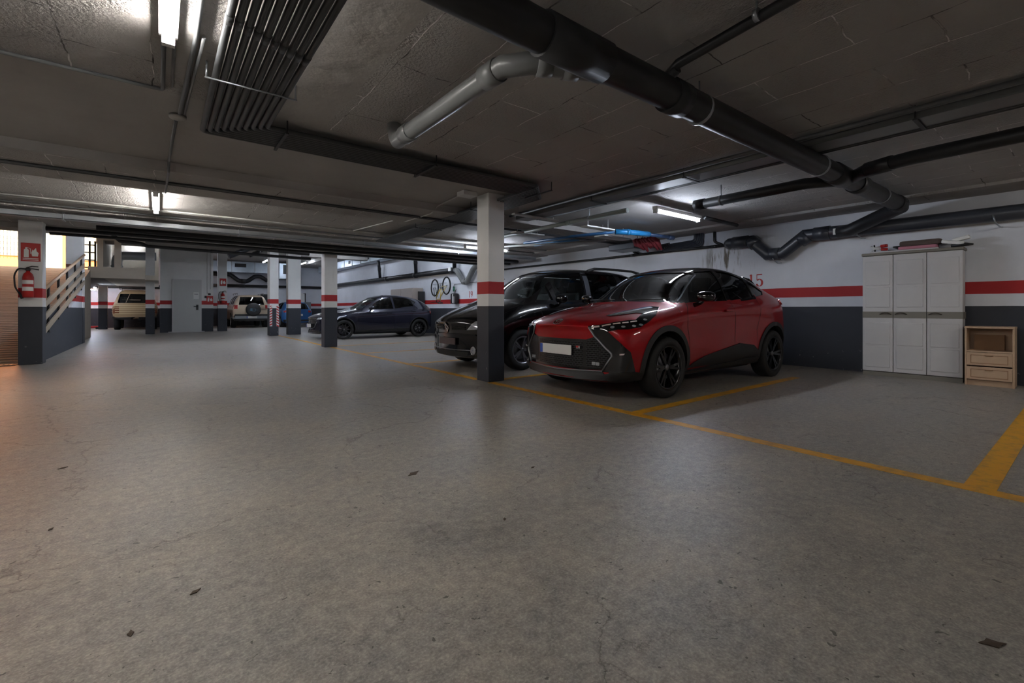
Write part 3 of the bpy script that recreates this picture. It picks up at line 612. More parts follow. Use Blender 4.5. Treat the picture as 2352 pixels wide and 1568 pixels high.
m = MB(); m.tube([(7.3, 5.22, 2.41), (7.9, 5.12, 2.39)], .035, 10); m.tube([(7.8, 5.14, 2.39), (7.93, 5.115, 2.39)], .045, 10); m.build('pipe_end', mat('slate_blue', (.03, .06, .13), .4), t, world=True)
run('blue_pipe', 'short light blue pipe farther back over the van', 'pipe', [(6.75, 7.9, 2.46), (7.05, 6.8, 2.48)], .03, mat('light_blue_pvc', (.12, .30, .55), .4), seg=10)
m = MB()
for k in range(6):
    g = .02+k*.036; m.tube(bend([(8.8, 4.98+g, 2.59), (8.8, 4.98+g, 2.29+g*.7), (8.8, 5.98-g, 2.27+g*.7), (8.8, 5.98-g, 2.44+g*.05)], .09), .0165, 8)
tag(m.build('coiled_tubing', 'pvc2'), 'grey tubing bent in nested loops hanging at the top of the right wall', 'tubing')
m = MB()
for k in range(7):
    a = k/6; m.tube([(7.75+.1*a, 5.9-.35*a, 2.44), (7.8+.1*a, 5.88-.42*a, 2.34-.03*math.sin(k*2)), (7.85+.12*a, 5.80-.40*a, 2.22+.05*math.cos(k*1.7))], [.05, .06, .02], 8)
tag(m.build('cloth_bag', mat('dark_red_cloth', (.16, .012, .018), .8)), 'dark red cloth bag tucked beside the blue pipe', 'bag')
t = thing('storage_case', 'dark case hung high in the corner left of the red cloth', 'case', (8.25, 6.45, 2.30))
m = MB(); m.box((8.0, 6.1, 2.30), (8.5, 6.8, 2.44), bev=.02); m.build('case_body', 'pvc2', t, world=True)
m = MB(); [m.tube([(8.25, y, 2.43), (8.25, y, ZC)], .006, 6) for y in (6.2, 6.7)]; m.build('cord', 'black', t, world=True)
m = MB(); m.tube([(7.82, 5.75, 2.44), (7.82, 5.75, ZC)], .006, 6); tag(m.build('cord', 'black'), 'dark cord holding up the red cloth bag', 'cord')

# ---- sheet metal ducts in the far hall
def duct(label, a, b, grills, side):
    t = thing('air_duct', label, 'duct', a)
    m = MB(); m.box(a, b); m.build('duct_body', 'duct', t, world=True)
    A, B = Vector(a), Vector(b)
    if side == 'x':
        n = max(2, int((B.y-A.y)/1.25))
        for k in range(n+1):
            y = A.y+(B.y-A.y)*k/n; m = MB(); m.box((A.x-.02, y-.02, A.z-.02), (B.x, y+.02, B.z+.02)); m.build('duct_flange', 'steel', t, world=True)
        for y in grills: m = MB(); m.box((A.x-.012, y-.16, A.z+.12), (A.x, y+.16, B.z-.1)); m.build('grille', 'black', t, world=True)
    else:
        n = max(2, int((B.x-A.x)/1.0))
        for k in range(n+1):
            x = A.x+(B.x-A.x)*k/n; m = MB(); m.box((x-.02, A.y-.02, A.z-.02), (x+.02, B.y, B.z+.02)); m.build('duct_flange', 'steel', t, world=True)
        for x in grills: m = MB(); m.box((x-.3, A.y-.012, A.z+.3), (x+.3, A.y, B.z-.08)); m.build('grille', 'black', t, world=True)
    return t
duct('bright sheet metal air duct along the top of the right wall', (8.30, 17.0, 3.38), (8.85, 31.6, 3.76), (19.6, 22.6, 25.4, 29.2), 'x')
duct('sheet metal air duct across the far wall above the spare wheel car', (2.2, 32.0, 3.25), (5.9, 32.5, 3.85), (3.9,), 'y')
duct('sheet metal duct box in the far corner above the blue car', (5.9, 31.2, 2.9), (7.0, 32.4, 3.85), (6.4,), 'y')
m = MB(); m.box((7.2, 17.2, 3.76), (8.9, 32.5, 3.93)); struct(m.build('trim_4', 'plaster', keep=True))
run('wall_drain', 'wavy black drain pipe below the duct on the far wall', 'pipe', [(2.2, 32.3, 3.12), (3.4, 32.3, 3.1), (3.85, 32.25, 2.72), (4.3, 32.25, 2.72), (4.7, 32.2, 3.05), (5.0, 32.2, 3.05), (5.4, 32.2, 2.78)], .12, 'pvc', seg=14, rad=.12, sleeves=[((3.95, 32.25, 2.72), (4.2, 32.25, 2.72))])
run('wall_drain', 'straight dark pipe along the far wall', 'pipe', [(2.0, 32.45, 2.44), (8.8, 32.45, 2.46)], .085, 'pvc', seg=12, sleeves=[((3.9, 32.45, 2.44), (4.2, 32.45, 2.44))])
run('wall_drain', 'dark pipe along the far wall behind the beige four wheel drive', 'pipe', [(-3.6, 32.4, 2.22), (1.5, 32.4, 2.25)], .11, 'pvc', seg=12, sleeves=[((-1.4, 32.4, 2.23), (-1.2, 32.4, 2.23))])
run('air_duct', 'round silver duct bending through the opening above the cream beam', 'duct', [(-1.35, 24.2, 2.45), (-1.35, 24.2, 3.15), (-.1, 24.2, 3.2)], .17, 'steel', seg=16, rad=.25, sleeves=[((-1.35, 24.2, 2.7), (-1.35, 24.2, 2.75))])
m = MB(); m.box((-1.6, 22.4, 2.12), (-.02, 29.0, 2.30)); struct(m.build('ceiling', 'cream', keep=True)).name = 'ceiling_landing'
m = MB(); m.box((-1.6, 26.0, 2.3), (-.02, 26.2, ZH)); struct(m.build('wall_landing', 'cream', keep=True))
# ================================================================== cars
M['red_paint'] = mat('crimson_car_paint', (.30, .002, .005), .4, .2, coat=.7, spec=.15)
M['black_paint'] = mat('gloss_black_car_paint', (.004, .004, .005), .15, coat=1.0)
M['navy_paint'] = mat('dark_blue_car_paint', (.013, .014, .030), .25, .4, coat=1.0)
M['silver_beige'] = mat('pale_gold_car_paint', (.46, .36, .26), .3, .3, coat=.8)
M['blue_paint'] = mat('blue_car_paint', (.02, .10, .28), .3, .2, coat=.8)
M['cladding'] = mat('textured_black_cladding', (.014, .014, .015), .5, bump=.15, bscale=300)
M['gloss_black'] = mat('gloss_black_trim', (.003, .003, .004), .08, coat=.6)
M['tyre'] = mat('tyre_rubber', (.008, .008, .008), .7, bump=.1, bscale=120)
M['rim_black'] = mat('black_alloy', (.006, .006, .007), .22, .3, coat=.5)
M['rim_silver'] = mat('grey_alloy', (.34, .34, .36), .3, .8)
M['seat_cloth'] = mat('dark_seat_cloth', (.02, .02, .022), .9)
M['seat_grey'] = mat('grey_seat_cloth', (.06, .06, .062), .9)
M['satin_silver'] = mat('satin_silver_trim', (.25, .26, .28), .32, .9)
M['lens_red'] = mat('red_lamp_lens', (.30, .008, .008), .12, coat=1.0)
M['lens_clear'] = mat('clear_lamp_lens', (.55, .58, .62), .08, .6, coat=1.0)
M['plate_white'] = mat('white_number_plate', (.62, .62, .60), .4)
M['plate_blue'] = mat('blue_plate_band', (.02, .07, .35), .4)
M['beige_body'] = mat('old_beige_body_paint', (.30, .20, .105), .5, coat=.2)
M['beige_rib'] = mat('pale_rib_trim', (.50, .37, .21), .45)
M['lens_amber'] = mat('brown_lamp_lens', (.16, .06, .03), .2)
M['glass_dark'] = glass('tinted_car_glass', (.16, .18, .19))
M['glass_clear'] = glass('clear_car_glass', (.80, .88, .86))
M['glass_black'] = glass('privacy_glass', (.035, .037, .04))

def eval_mesh(o):
    dg = bpy.context.evaluated_depsgraph_get(); return bpy.data.meshes.new_from_object(o.evaluated_get(dg))
def tmp(me): o = bpy.data.objects.new('tmp', me); COL.objects.link(o); return o
def section(row):
    x, k, zb, ws, wm, zm, wc, zc, wh, zh, wg, zg, wr, zr, zt = row
    pts = [(0, zb), (.6*ws, zb), (ws, zb+.02), (wm, zm), (wc, zc), (wh, zh), (wg, zg), (wr, zr), (wr*.55, zr+(zt-zr)*.75), (0, zt)]
    return [Vector((x+k*(y/.9)**2, y, z)) for y, z in pts]
def hull_mesh(rows, creases={}, lvl=3, nose=.0, tail=.0):
    bm = bmesh.new(); cl = bm.edges.layers.float.new('crease_edge'); rings = []
    for row in rows:
        p = section(row); half = [bm.verts.new(v) for v in p]; oth = [bm.verts.new((v.x, -v.y, v.z)) for v in p[1:-1]]
        rings.append((half, oth))
    def loop(r): return r[0]+list(reversed(r[1]))
    for a, b in zip(rings, rings[1:]):
        A, B = loop(a), loop(b); n = len(A)
        for j in range(n): bm.faces.new((A[j], A[(j+1) % n], B[(j+1) % n], B[j]))
    for r, dx in ((rings[0], -nose), (rings[-1], tail)):
        half, oth = r; n = len(half); cen = [half[0]]
        for i in range(1, n-1): cen.append(bm.verts.new((min(half[i].co.x, half[0].co.x) + dx if dx <= 0 else max(half[i].co.x, half[0].co.x)+dx, 0, half[i].co.z)))
        cen.append(half[-1]); side = [None]+oth+[None]
        for i in range(n-1):
            for S in ([half[i], half[i+1]], [side[i], side[i+1]]):
                q = [cen[i], S[0] or cen[i], S[1] or cen[i+1], cen[i+1]]; u = []
                for v in q:
                    if v not in u: u.append(v)
                if len(u) > 2: bm.faces.new(u)
    bmesh.ops.recalc_face_normals(bm, faces=bm.faces)
    for idx, cv in creases.items():
        for a, b in zip(rings, rings[1:]):
            for A, B in ((a[0][idx], b[0][idx]),)+(((a[1][idx-1], b[1][idx-1]),) if 0 < idx < 9 else ()):
                e = bm.edges.get((A, B))
                if e: e[cl] = cv
    me = bpy.data.meshes.new('hull'); bm.to_mesh(me); bm.free()
    o = tmp(me); s = o.modifiers.new('s', 'SUBSURF'); s.levels = lvl; s.render_levels = lvl; r = eval_mesh(o); bpy.data.objects.remove(o); return r
def boolean(me, other, op='DIFFERENCE'):
    o = tmp(me); c = tmp(other); b = o.modifiers.new('b', 'BOOLEAN'); b.operation = op; b.solver = 'EXACT'; b.object = c
    r = eval_mesh(o)
    for k in range(4):
        if op == 'INTERSECT' or len(r.vertices) > .5*len(me.vertices): break
        c.location = (.0011*(k+1), .0007*(k+1), .0013); c.scale = (1+.0013*(k+1), 1+.0017*(k+1), 1.001); r = eval_mesh(o)
    else: r = me.copy()
    bpy.data.objects.remove(o); bpy.data.objects.remove(c); return r
def mb_mesh(m):
    me = bpy.data.meshes.new('t'); bmesh.ops.remove_doubles(m.bm, verts=m.bm.verts, dist=1e-6); bmesh.ops.recalc_face_normals(m.bm, faces=m.bm.faces); m.bm.to_mesh(me); m.bm.free(); return me
class Car:
    def __init__(s, name, label, rows, loc, rz, paint, wheels, r, well, cabin, side_win, wind, rear=None, creases={}, nose=.03, tail=.02, lvl=3, ymax=1.0, roof=None):
        s.root = thing(name, label, 'car', loc, rz)
        hm = hull_mesh(rows, creases, lvl, nose, tail); s.hm = hm
        s.bvh = BVHTree.FromPolygons([v.co.copy() for v in hm.vertices], [tuple(p.vertices) for p in hm.polygons])
        vn = {}
        # hollow cabin
        inner = hm.copy()
        L_ = rows[-1][0]
        for v, w in zip(inner.vertices, hm.vertices): v.co = Vector((L_/2+(w.co.x-L_/2)*.978, w.co.y*.945, w.co.z*.974))
        m = MB(); m.prism(cabin, 'y', -ymax, ymax); cab = boolean(inner, mb_mesh(m), 'INTERSECT')
        body = boolean(hm.copy(), cab)
        for xw in wheels:
            for sd_ in (-1, 1):
                m = MB(); ys = sorted((sd_*.56, sd_*1.3)); m.lathe([(0, ys[0]), (well, ys[0]), (well, ys[1]), (0, ys[1])], 'y', (xw, 0, r+.01), 40)
                body = boolean(body, mb_mesh(m))
        for poly in side_win:
            for sd_ in (-1, 1):
                m = MB(); ys = sorted((sd_*.30, sd_*1.2)); m.prism(poly, 'y', *ys); body = boolean(body, mb_mesh(m))
        if wind: m = MB(); m.prism(wind, 'z', .75, 2.4); body = boolean(body, mb_mesh(m))
        if rear: m = MB(); m.prism(rear[0], 'x', rear[1], 9); body = boolean(body, mb_mesh(m))
        body.materials.clear()
        for mm in (paint, 'blackm', 'gloss_black'): body.materials.append(M[mm])
        bm = bmesh.new(); bm.from_mesh(body)
        for f in bm.faces:
            c = f.calc_center_median(); hit = s.bvh.find_nearest(c)
            f.material_index = 1 if hit[3] > .006 else 0
            if roof and f.material_index == 0 and roof(c): f.material_index = 2
            f.smooth = True
        for e in bm.edges: e.smooth = not (len(e.link_faces) == 2 and e.calc_face_angle(0) > R(32))
        bm.to_mesh(body); bm.free()
        s.body = bpy.data.objects.new('body', body); COL.objects.link(s.body); s.body.parent = s.root
    def ring(s, name, cy, cz, ry, rz, m, r=.005, D=(1, 0, 0), off=.004, parent=None, n=28, pts=None, closed=True):
        mb = MB(); D = Vector(D).normalized(); out = []
        for a, b in (pts or [(cy+ry*math.cos(2*PI*k/n), cz+rz*math.sin(2*PI*k/n)) for k in range(n)]):
            h = s.bvh.ray_cast(Vector((.05, a, b))-D*2, D)
            if h[0] is not None: out.append(h[0]+h[1]*off)
        mb.tube(out, r, 6, closed=closed); return s.part(name, mb, m, parent)
    def patch(s, name, pts, d, m, off=.004, grid=.05, parent=None, both=True, depth=.012, out=None, label=None):
        """a panel that follows the hull: outline pts (3D, near the surface) seen along direction d"""
        res = []
        for mir in ((1, -1) if both else (1,)):
            D = Vector((d[0], d[1]*mir, d[2])).normalized(); U = D.cross(Vector((0, 0, 1))) if abs(D.z) < .95 else Vector((0, 1, 0)); U.normalize(); V = U.cross(D).normalized()
            P = [Vector((p[0], p[1]*mir, p[2])) for p in pts]; q = [(p.dot(U), p.dot(V)) for p in P]
            bm = bmesh.new(); f = bm.faces.new([bm.verts.new((a, b, 0)) for a, b in q])
            for ax in (0, 1):
                lo = min(c[ax] for c in q); hi = max(c[ax] for c in q); n = int((hi-lo)/grid)
                for i in range(1, n+1):
                    co = [0, 0, 0]; co[ax] = lo+(hi-lo)*i/(n+1); no = [0, 0, 0]; no[ax] = 1
                    bmesh.ops.bisect_plane(bm, geom=bm.verts[:]+bm.edges[:]+bm.faces[:], plane_co=co, plane_no=no)
            bmesh.ops.triangulate(bm, faces=[f for f in bm.faces if len(f.verts) > 4])
            nor = {}
            for v in bm.verts:
                base = U*v.co.x+V*v.co.y; o_ = base-D*8; hit = s.bvh.ray_cast(o_, D)
                if hit[0] is None: hit = s.bvh.find_nearest(base+D*(P[0].dot(D)))
                nor[v] = hit[1] if hit[1].dot(D) < 0 else -hit[1]; v.co = hit[0]+nor[v]*off
            be = [e for e in bm.edges if e.is_boundary]; bv = {v for e in be for v in e.verts}
            bmesh.ops.recalc_face_normals(bm, faces=bm.faces)
            if sum((f.normal.dot(D) for f in bm.faces)) > 0: bmesh.ops.reverse_faces(bm, faces=bm.faces)
            if depth:
                mp = {v: bm.verts.new(v.co-nor[v]*depth) for v in bv}
                for e in be:
                    a, b = e.verts
                    try: bm.faces.new((b, a, mp[a], mp[b]))
                    except ValueError: pass
            for f in bm.faces: f.smooth = True
            for e in bm.edges: e.smooth = not (len(e.link_faces) == 2 and e.calc_face_angle(0) > R(45))
            me = bpy.data.meshes.new(name); bm.to_mesh(me); bm.free(); o = bpy.data.objects.new(name, me); COL.objects.link(o)
            me.materials.append(M[m]); o.parent = (parent[0 if mir == 1 else 1] if isinstance(parent, list) else parent) or s.root
            if label: o['label'] = label
            res.append(o)
        return res
    def strip(s, name, pts, w, d, m, off=.002, **k):
        """thin band along an open polyline"""
        D = Vector(d).normalized(); U = (D.cross(Vector((0, 0, 1))) if abs(D.z) < .95 else Vector((0, 1, 0))).normalized(); V = U.cross(D); P = [Vector(p) for p in pts]; L, Rr = [], []
        for i, p in enumerate(P):
            t = (P[min(i+1, len(P)-1)]-P[max(i-1, 0)]); tu, tv = t.dot(U), t.dot(V); l = math.hypot(tu, tv) or 1
            n = U*(-tv/l)+V*(tu/l); L.append(p+n*w/2); Rr.append(p-n*w/2)
        return s.patch(name, L+list(reversed(Rr)), d, m, off, **k)
    def part(s, name, mb, m, parent=None, label=None):
        o = mb.build(name, m, parent or s.root)
        if label: o['label'] = label
        return o
    def wheel(s, x, y, r, w, rr, spokes, m, double=True, label=None, steer=0):
        sg = 1 if y > 0 else -1; t = bpy.data.objects.new('wheel', None)
        pr = [(rr, -w*.42), (rr+.012, -w*.5), (rr+(r-rr)*.45, -w*.54), (r*.965, -w*.47), (r*.995, -w*.36), (r, 0), (r*.995, w*.36), (r*.965, w*.47), (rr+(r-rr)*.45, w*.54), (rr+.012, w*.5), (rr, w*.42), (rr, -w*.42)]
        mb = MB(); mb.lathe(pr, 'y', seg=48); o = mb.build('wheel', 'tyre', s.root); o.location = (x, y, r); o.rotation_euler = (0, 0, steer)
        bpy.data.objects.remove(t)
        f = sg*w*.5
        mb = MB(); mb.lathe([(rr+.006, f*.98), (rr-.008, f*1.0), (rr-.022, f*.86), (rr-.03, f*.2), (rr-.03, -f*.6), (0, -f*.6)], 'y', seg=40); mb.build('wheel_rim', m, o)
        mb = MB()
        for k in range(spokes):
            a0 = 2*PI*k/spokes
            for da in ((-.13, .13) if double else (0,)):
                a = a0+da; b = a0+da*.25
                for (r0, r1, aa, bb, w0, w1) in ((.035, rr-.018, b, a, .016, .014),):
                    pA = Vector((math.cos(aa)*r0, f*.72, math.sin(aa)*r0)); pB = Vector((math.cos(bb)*r1, f*.88, math.sin(bb)*r1))
                    tt = (pB-pA).normalized(); nn = tt.cross(Vector((0, 1, 0))).normalized(); dv = Vector((0, -sg*.03, 0)); vs = []
                    for p_, w_ in ((pA, w0), (pB, w1)): vs += [mb.bm.verts.new(p_+nn*w_), mb.bm.verts.new(p_-nn*w_), mb.bm.verts.new(p_-nn*w_*.8+dv), mb.bm.verts.new(p_+nn*w_*.8+dv)]
                    for q in ((0, 1, 5, 4), (1, 2, 6, 5), (2, 3, 7, 6), (3, 0, 4, 7), (0, 3, 2, 1), (4, 5, 6, 7)): mb.bm.faces.new([vs[i] for i in q])
        mb.build('wheel_spokes', m, o)
        mb = MB(); mb.lathe([(0, f*.80), (.028, f*.80), (.034, f*.74), (.034, f*.5), (0, f*.5)], 'y', seg=20); mb.build('hub_cap', 'satin_silver', o)
        mb = MB(); mb.lathe([(0, f*.1), (rr*.7, f*.1), (rr*.7, f*.02), (0, f*.02)], 'y', seg=28); mb.build('brake_disc', 'rim_silver', o)
        return o
    def mirror(s, x, y, z, m, l=.20, h=.13):
        for sg in (-1, 1):
            mb = MB(); bmesh.ops.create_icosphere(mb.bm, subdivisions=3, radius=1.0)
            for v in mb.bm.verts:
                c = v.co; c.x = max(-1, min(.55, c.x)); c.z = (abs(c.z)**.75)*(1 if c.z > 0 else -1); c.y = (abs(c.y)**.8)*(1 if c.y > 0 else -1)
                v.co = Vector((x+c.x*.085+.02*c.y*sg, sg*y+c.y*l/2, z+c.z*h/2))
            o = s.part('wing_mirror', mb, m)
            for f in o.data.polygons: f.use_smooth = True
            mb = MB(); mb.box((x+.040, sg*y-l*.36, z-h*.33), (x+.0515, sg*y+l*.36, z+h*.33)); s.part('mirror_glass', mb, 'chrome', o)
            mb = MB(); mb.tube([(x-.01, sg*(y-.03), z-h*.3), (x-.0, sg*(y-.07), z-h*.62), (x, sg*(y-.15), z-h*.8)], [.03, .022, .03], 8); s.part('mirror_stalk', mb, 'gloss_black', o)
    def seats(s, xs, y, z, w=.46, mt='seat_cloth'):
        for x in xs:
            for sg in (-1, 1):
                mb = MB(); mb.box((x-.45, sg*y-w/2, z), (x+.08, sg*y+w/2, z+.18), bev=.05); o = s.part('seat', mb, mt)
                mb = MB(); mb.box((x, sg*y-w/2+.01, z+.1), (x+.16, sg*y+w/2-.01, z+.70), rot=Matrix.Rotation(R(14), 3, 'Y'), bev=.05); s.part('seat_back', mb, mt, o)
                mb = MB(); mb.box((x+.13, sg*y-.13, z+.70), (x+.24, sg*y+.13, z+.90), rot=Matrix.Rotation(R(10), 3, 'Y'), bev=.04); s.part('headrest', mb, mt, o)
    def plate(s, x, z, y=0, rear=False, w=.52, h=.11, rot=0, writing=None):
        sx = 1 if rear else -1
        mb = MB(); mb.box((x-.006, y-w/2, z-h/2), (x+.006, y+w/2, z+h/2), bev=.003); o = s.part('number_plate', mb, 'plate_white')
        mb = MB(); yb = (-w/2, -w/2+.045) if rear else (w/2-.045, w/2)
        mb.box((x+sx*.0062-.001, y+yb[0], z-h/2+.003), (x+sx*.0062+.001, y+yb[1], z+h/2-.003)); s.part('plate_band', mb, 'plate_blue', o); return o

# ---------------- crimson coupe-like crossover
ROWS = [ # x, k, zb, ws, wm,zm, wc,zc, wh,zh, wg,zg, wr,zr, zt
 (.03, .26, .24, .74, .80, .40, .80, .56, .77, .70, .68, .775, .50, .80, .825),
 (.10, .24, .20, .80, .86, .40, .86, .58, .83, .745, .72, .82, .52, .86, .885),
 (.35, .17, .18, .84, .885, .42, .895, .62, .87, .81, .76, .89, .55, .925, .955),
 (.65, .10, .18, .85, .895, .44, .91, .68, .89, .87, .79, .95, .57, .985, 1.005),
 (.95, .06, .18, .86, .90, .44, .915, .70, .90, .915, .80, 1.0, .59, 1.03, 1.05),
 (1.20, .10, .18, .85, .885, .44, .895, .70, .885, .94, .80, 1.03, .62, 1.065, 1.095),
 (1.42, .16, .18, .84, .865, .44, .875, .70, .875, .955, .795, 1.045, .66, 1.16, 1.20),
 (1.75, .14, .18, .84, .855, .44, .865, .70, .87, .965, .79, 1.06, .64, 1.39, 1.44),
 (2.10, .08, .18, .84, .855, .44, .865, .70, .87, .975, .785, 1.075, .62, 1.535, 1.575),
 (2.55, .02, .18, .84, .855, .44, .865, .70, .87, .99, .785, 1.095, .61, 1.58, 1.625),
 (3.00, .0, .18, .85, .87, .44, .875, .72, .885, 1.01, .785, 1.125, .60, 1.57, 1.615),
 (3.40, -.02, .18, .86, .90, .44, .915, .74, .905, 1.04, .79, 1.17, .58, 1.52, 1.57),
 (3.75, -.04, .19, .86, .91, .46, .925, .76, .905, 1.06, .785, 1.20, .57, 1.43, 1.485),
 (4.02, -.08, .22, .84, .90, .50, .905, .78, .88, 1.06, .78, 1.20, .56, 1.28, 1.31),
 (4.22, -.16, .28, .80, .85, .52, .86, .80, .84, 1.02, .76, 1.16, .56, 1.20, 1.21),
 (4.33, -.22, .34, .74, .80, .54, .80, .80, .78, .98, .70, 1.10, .5, 1.13, 1.14)]
# shift to the axle positions used below: front .93, rear 3.61
RW = [[(1.58, 1.085), (1.72, 1.25), (1.92, 1.43), (2.12, 1.51), (2.48, 1.535), (2.47, 1.115)], [(2.56, 1.12), (2.56, 1.535), (2.95, 1.52), (3.28, 1.445), (3.24, 1.175)], [(3.31, 1.185), (3.34, 1.425), (3.55, 1.335), (3.64, 1.27), (3.55, 1.215)]]
red = Car('crossover_car', 'crimson crossover car with black roof parked nearest, right of the near pillar', ROWS, (3.60, 3.88, 0), 0, 'red_paint', (.93, 3.61), .345, .405,
  [(1.25, .45), (1.25, 1.0), (1.5, 1.9), (3.9, 1.9), (3.9, .45)], RW,
  [(1.27, -.56), (1.42, -.66), (2.05, -.545), (1.97, -.3), (1.97, .3), (2.05, .545), (1.42, .66), (1.27, .56), (1.21, .3), (1.20, 0), (1.21, -.3)],
  creases={5: .35, 6: .3}, nose=.03, roof=lambda c: c.x > 1.36 and c.x < 4.05 and c.z > 1.075+.035*(c.x-1.3) and c.z > 1.10+.62*(c.x-3.15) and (c.z > 1.12+.9*(1.75-c.x) or abs(c.y) > .55))
def finish_windows(car, polys, gm, wind, wm, off=-.012):
    for k, p in enumerate(polys):
        car.patch('side_window', [(x, .9, z) for x, z in p], (0, -1, 0), gm[k] if isinstance(gm, list) else gm, off, .08, depth=0)
    if wind: car.patch('windscreen', [(x, y, 1.2) for x, y in wind], (0, 0, -1), wm, off, .08, both=False, depth=0)
RWIND = [(1.27, -.56), (1.42, -.66), (2.05, -.545), (1.97, -.3), (1.97, .3), (2.05, .545), (1.42, .66), (1.27, .56), (1.21, .3), (1.20, 0), (1.21, -.3)]
finish_windows(red, RW, ['glass_dark', 'glass_black', 'glass_black'], RWIND, 'glass_dark')
for x in (.93, 3.61):
    for y in (-.80, .80): red.wheel(x, y, .345, .215, .245, 6, 'rim_black')

# ---------------- black people carrier
VROWS = [
 (.03, .22, .24, .76, .82, .42, .83, .55, .80, .66, .70, .73, .50, .77, .80),
 (.10, .22, .20, .82, .87, .42, .88, .58, .85, .72, .74, .80, .52, .85, .88),
 (.35, .17, .18, .86, .91, .42, .92, .62, .89, .82, .78, .91, .56, .96, .99),
 (.65, .10, .18, .87, .925, .44, .93, .68, .91, .90, .81, 1.01, .60, 1.06, 1.09),
 (.92, .10, .18, .88, .93, .44, .935, .72, .915, .97, .83, 1.09, .64, 1.15, 1.18),
 (1.15, .20, .18, .88, .93, .44, .93, .74, .915, 1.02, .84, 1.12, .69, 1.23, 1.29),
 (1.50, .22, .18, .88, .93, .44, .93, .76, .915, 1.05, .835, 1.145, .69, 1.44, 1.52),
 (1.85, .18, .18, .88, .93, .44, .93, .76, .915, 1.06, .83, 1.15, .69, 1.63, 1.70),
 (2.25, .06, .18, .88, .93, .44, .93, .76, .915, 1.06, .83, 1.155, .70, 1.72, 1.785),
 (2.9, .0, .18, .88, .93, .44, .93, .76, .915, 1.06, .83, 1.155, .70, 1.745, 1.81),
 (3.6, .0, .18, .88, .93, .44, .93, .76, .915, 1.06, .83, 1.155, .70, 1.74, 1.80),
 (4.25, -.04, .2, .87, .92, .46, .92, .76, .90, 1.05, .82, 1.155, .68, 1.70, 1.76),
 (4.50, -.10, .26, .84, .89, .5, .89, .78, .87, 1.04, .78, 1.14, .64, 1.52, 1.57),
 (4.62, -.14, .34, .78, .84, .54, .84, .78, .82, 1.0, .74, 1.08, .58, 1.24, 1.28)]
VW = [[(1.34, 1.16), (1.66, 1.45), (1.70, 1.16)], [(1.78, 1.16), (1.78, 1.50), (1.98, 1.64), (2.55, 1.69), (2.53, 1.17)], [(2.70, 1.17), (2.72, 1.69), (3.55, 1.69), (3.52, 1.17)], [(3.65, 1.18), (3.68, 1.69), (4.2, 1.66), (4.3, 1.20)]]
VWIND = [(.98, -.5), (1.22, -.70), (2.03, -.60), (1.92, -.3), (1.90, 0), (1.92, .3), (2.03, .60), (1.22, .70), (.98, .5), (.93, .25), (.92, 0), (.93, -.25)]
van = Car('people_carrier', 'black people carrier parked between the near pillar and the crimson car', VROWS, (3.77, 6.72, 0), 0, 'black_paint', (.95, 3.75), .335, .385,
  [(1.0, .45), (1.0, .95), (1.4, 2.0), (4.35, 2.0), (4.4, .45)], VW, VWIND, creases={6: .3}, rear=([(-.6, 1.12), (.6, 1.12), (.52, 1.52), (-.52, 1.52)], 4.2))
finish_windows(van, VW, ['glass_clear', 'glass_clear', 'glass_dark', 'glass_dark'], VWIND, 'glass_clear')
for x in (.95, 3.75):
    for y in (-.82, .82): van.wheel(x, y, .335, .215, .225, 5, 'rim_silver')

# ---------------- dark blue hatchback
HROWS = [
 (.03, .30, .22, .72, .78, .38, .79, .50, .74, .62, .62, .68, .44, .70, .715),
 (.12, .28, .18, .79, .84, .38, .85, .54, .81, .67, .70, .74, .50, .77, .79),
 (.40, .18, .16, .82, .865, .40, .88, .60, .85, .76, .74, .83, .52, .855, .875),
 (.75, .10, .15, .83, .875, .42, .89, .64, .87, .83, .77, .89, .54, .915, .93),
 (1.10, .08, .15, .84, .875, .42, .885, .66, .87, .875, .78, .935, .57, .955, .97),
 (1.42, .12, .15, .84, .87, .42, .875, .66, .865, .895, .78, .955, .62, .99, 1.01),
 (1.75, 0.16, 0.15, 0.84, 0.87, 0.42, 0.87, 0.66, 0.86, 0.905, 0.775, 0.965, 0.6, 1.22, 1.27),
 (2.15, 0.1, 0.15, 0.84, 0.87, 0.42, 0.87, 0.66, 0.86, 0.92, 0.77, 0.98, 0.57, 1.415, 1.465),
 (2.60, 0.02, 0.15, 0.84, 0.87, 0.42, 0.87, 0.67, 0.86, 0.93, 0.77, 0.99, 0.56, 1.49, 1.54),
 (3.10, 0.0, 0.15, 0.84, 0.87, 0.42, 0.875, 0.68, 0.865, 0.95, 0.77, 1.01, 0.555, 1.475, 1.525),
 (3.55, -0.02, 0.15, 0.84, 0.88, 0.42, 0.89, 0.7, 0.875, 0.96, 0.765, 1.08, 0.545, 1.41, 1.465),
 (3.95, -0.05, 0.17, 0.83, 0.885, 0.44, 0.895, 0.72, 0.86, 0.97, 0.74, 1.1, 0.53, 1.31, 1.37),
 (4.25, -0.14, 0.22, 0.79, 0.85, 0.5, 0.85, 0.74, 0.81, 0.93, 0.69, 1.04, 0.5, 1.13, 1.16),
 (4.40, -.24, .30, .73, .79, .52, .79, .74, .75, .87, .62, .91, .46, .93, .94)]
HW = [[(1.80, .99), (2.02, 1.19), (2.25, 1.34), (2.66, 1.43), (2.70, 1.02)], [(2.76, 1.025), (2.74, 1.43), (3.15, 1.42), (3.46, 1.36), (3.62, 1.26), (3.46, 1.12)]]
HWIND = [(1.44, -.55), (1.60, -.65), (2.18, -.53), (2.10, -.3), (2.10, .3), (2.18, .53), (1.60, .65), (1.44, .55), (1.38, .25), (1.37, 0), (1.38, -.25)]
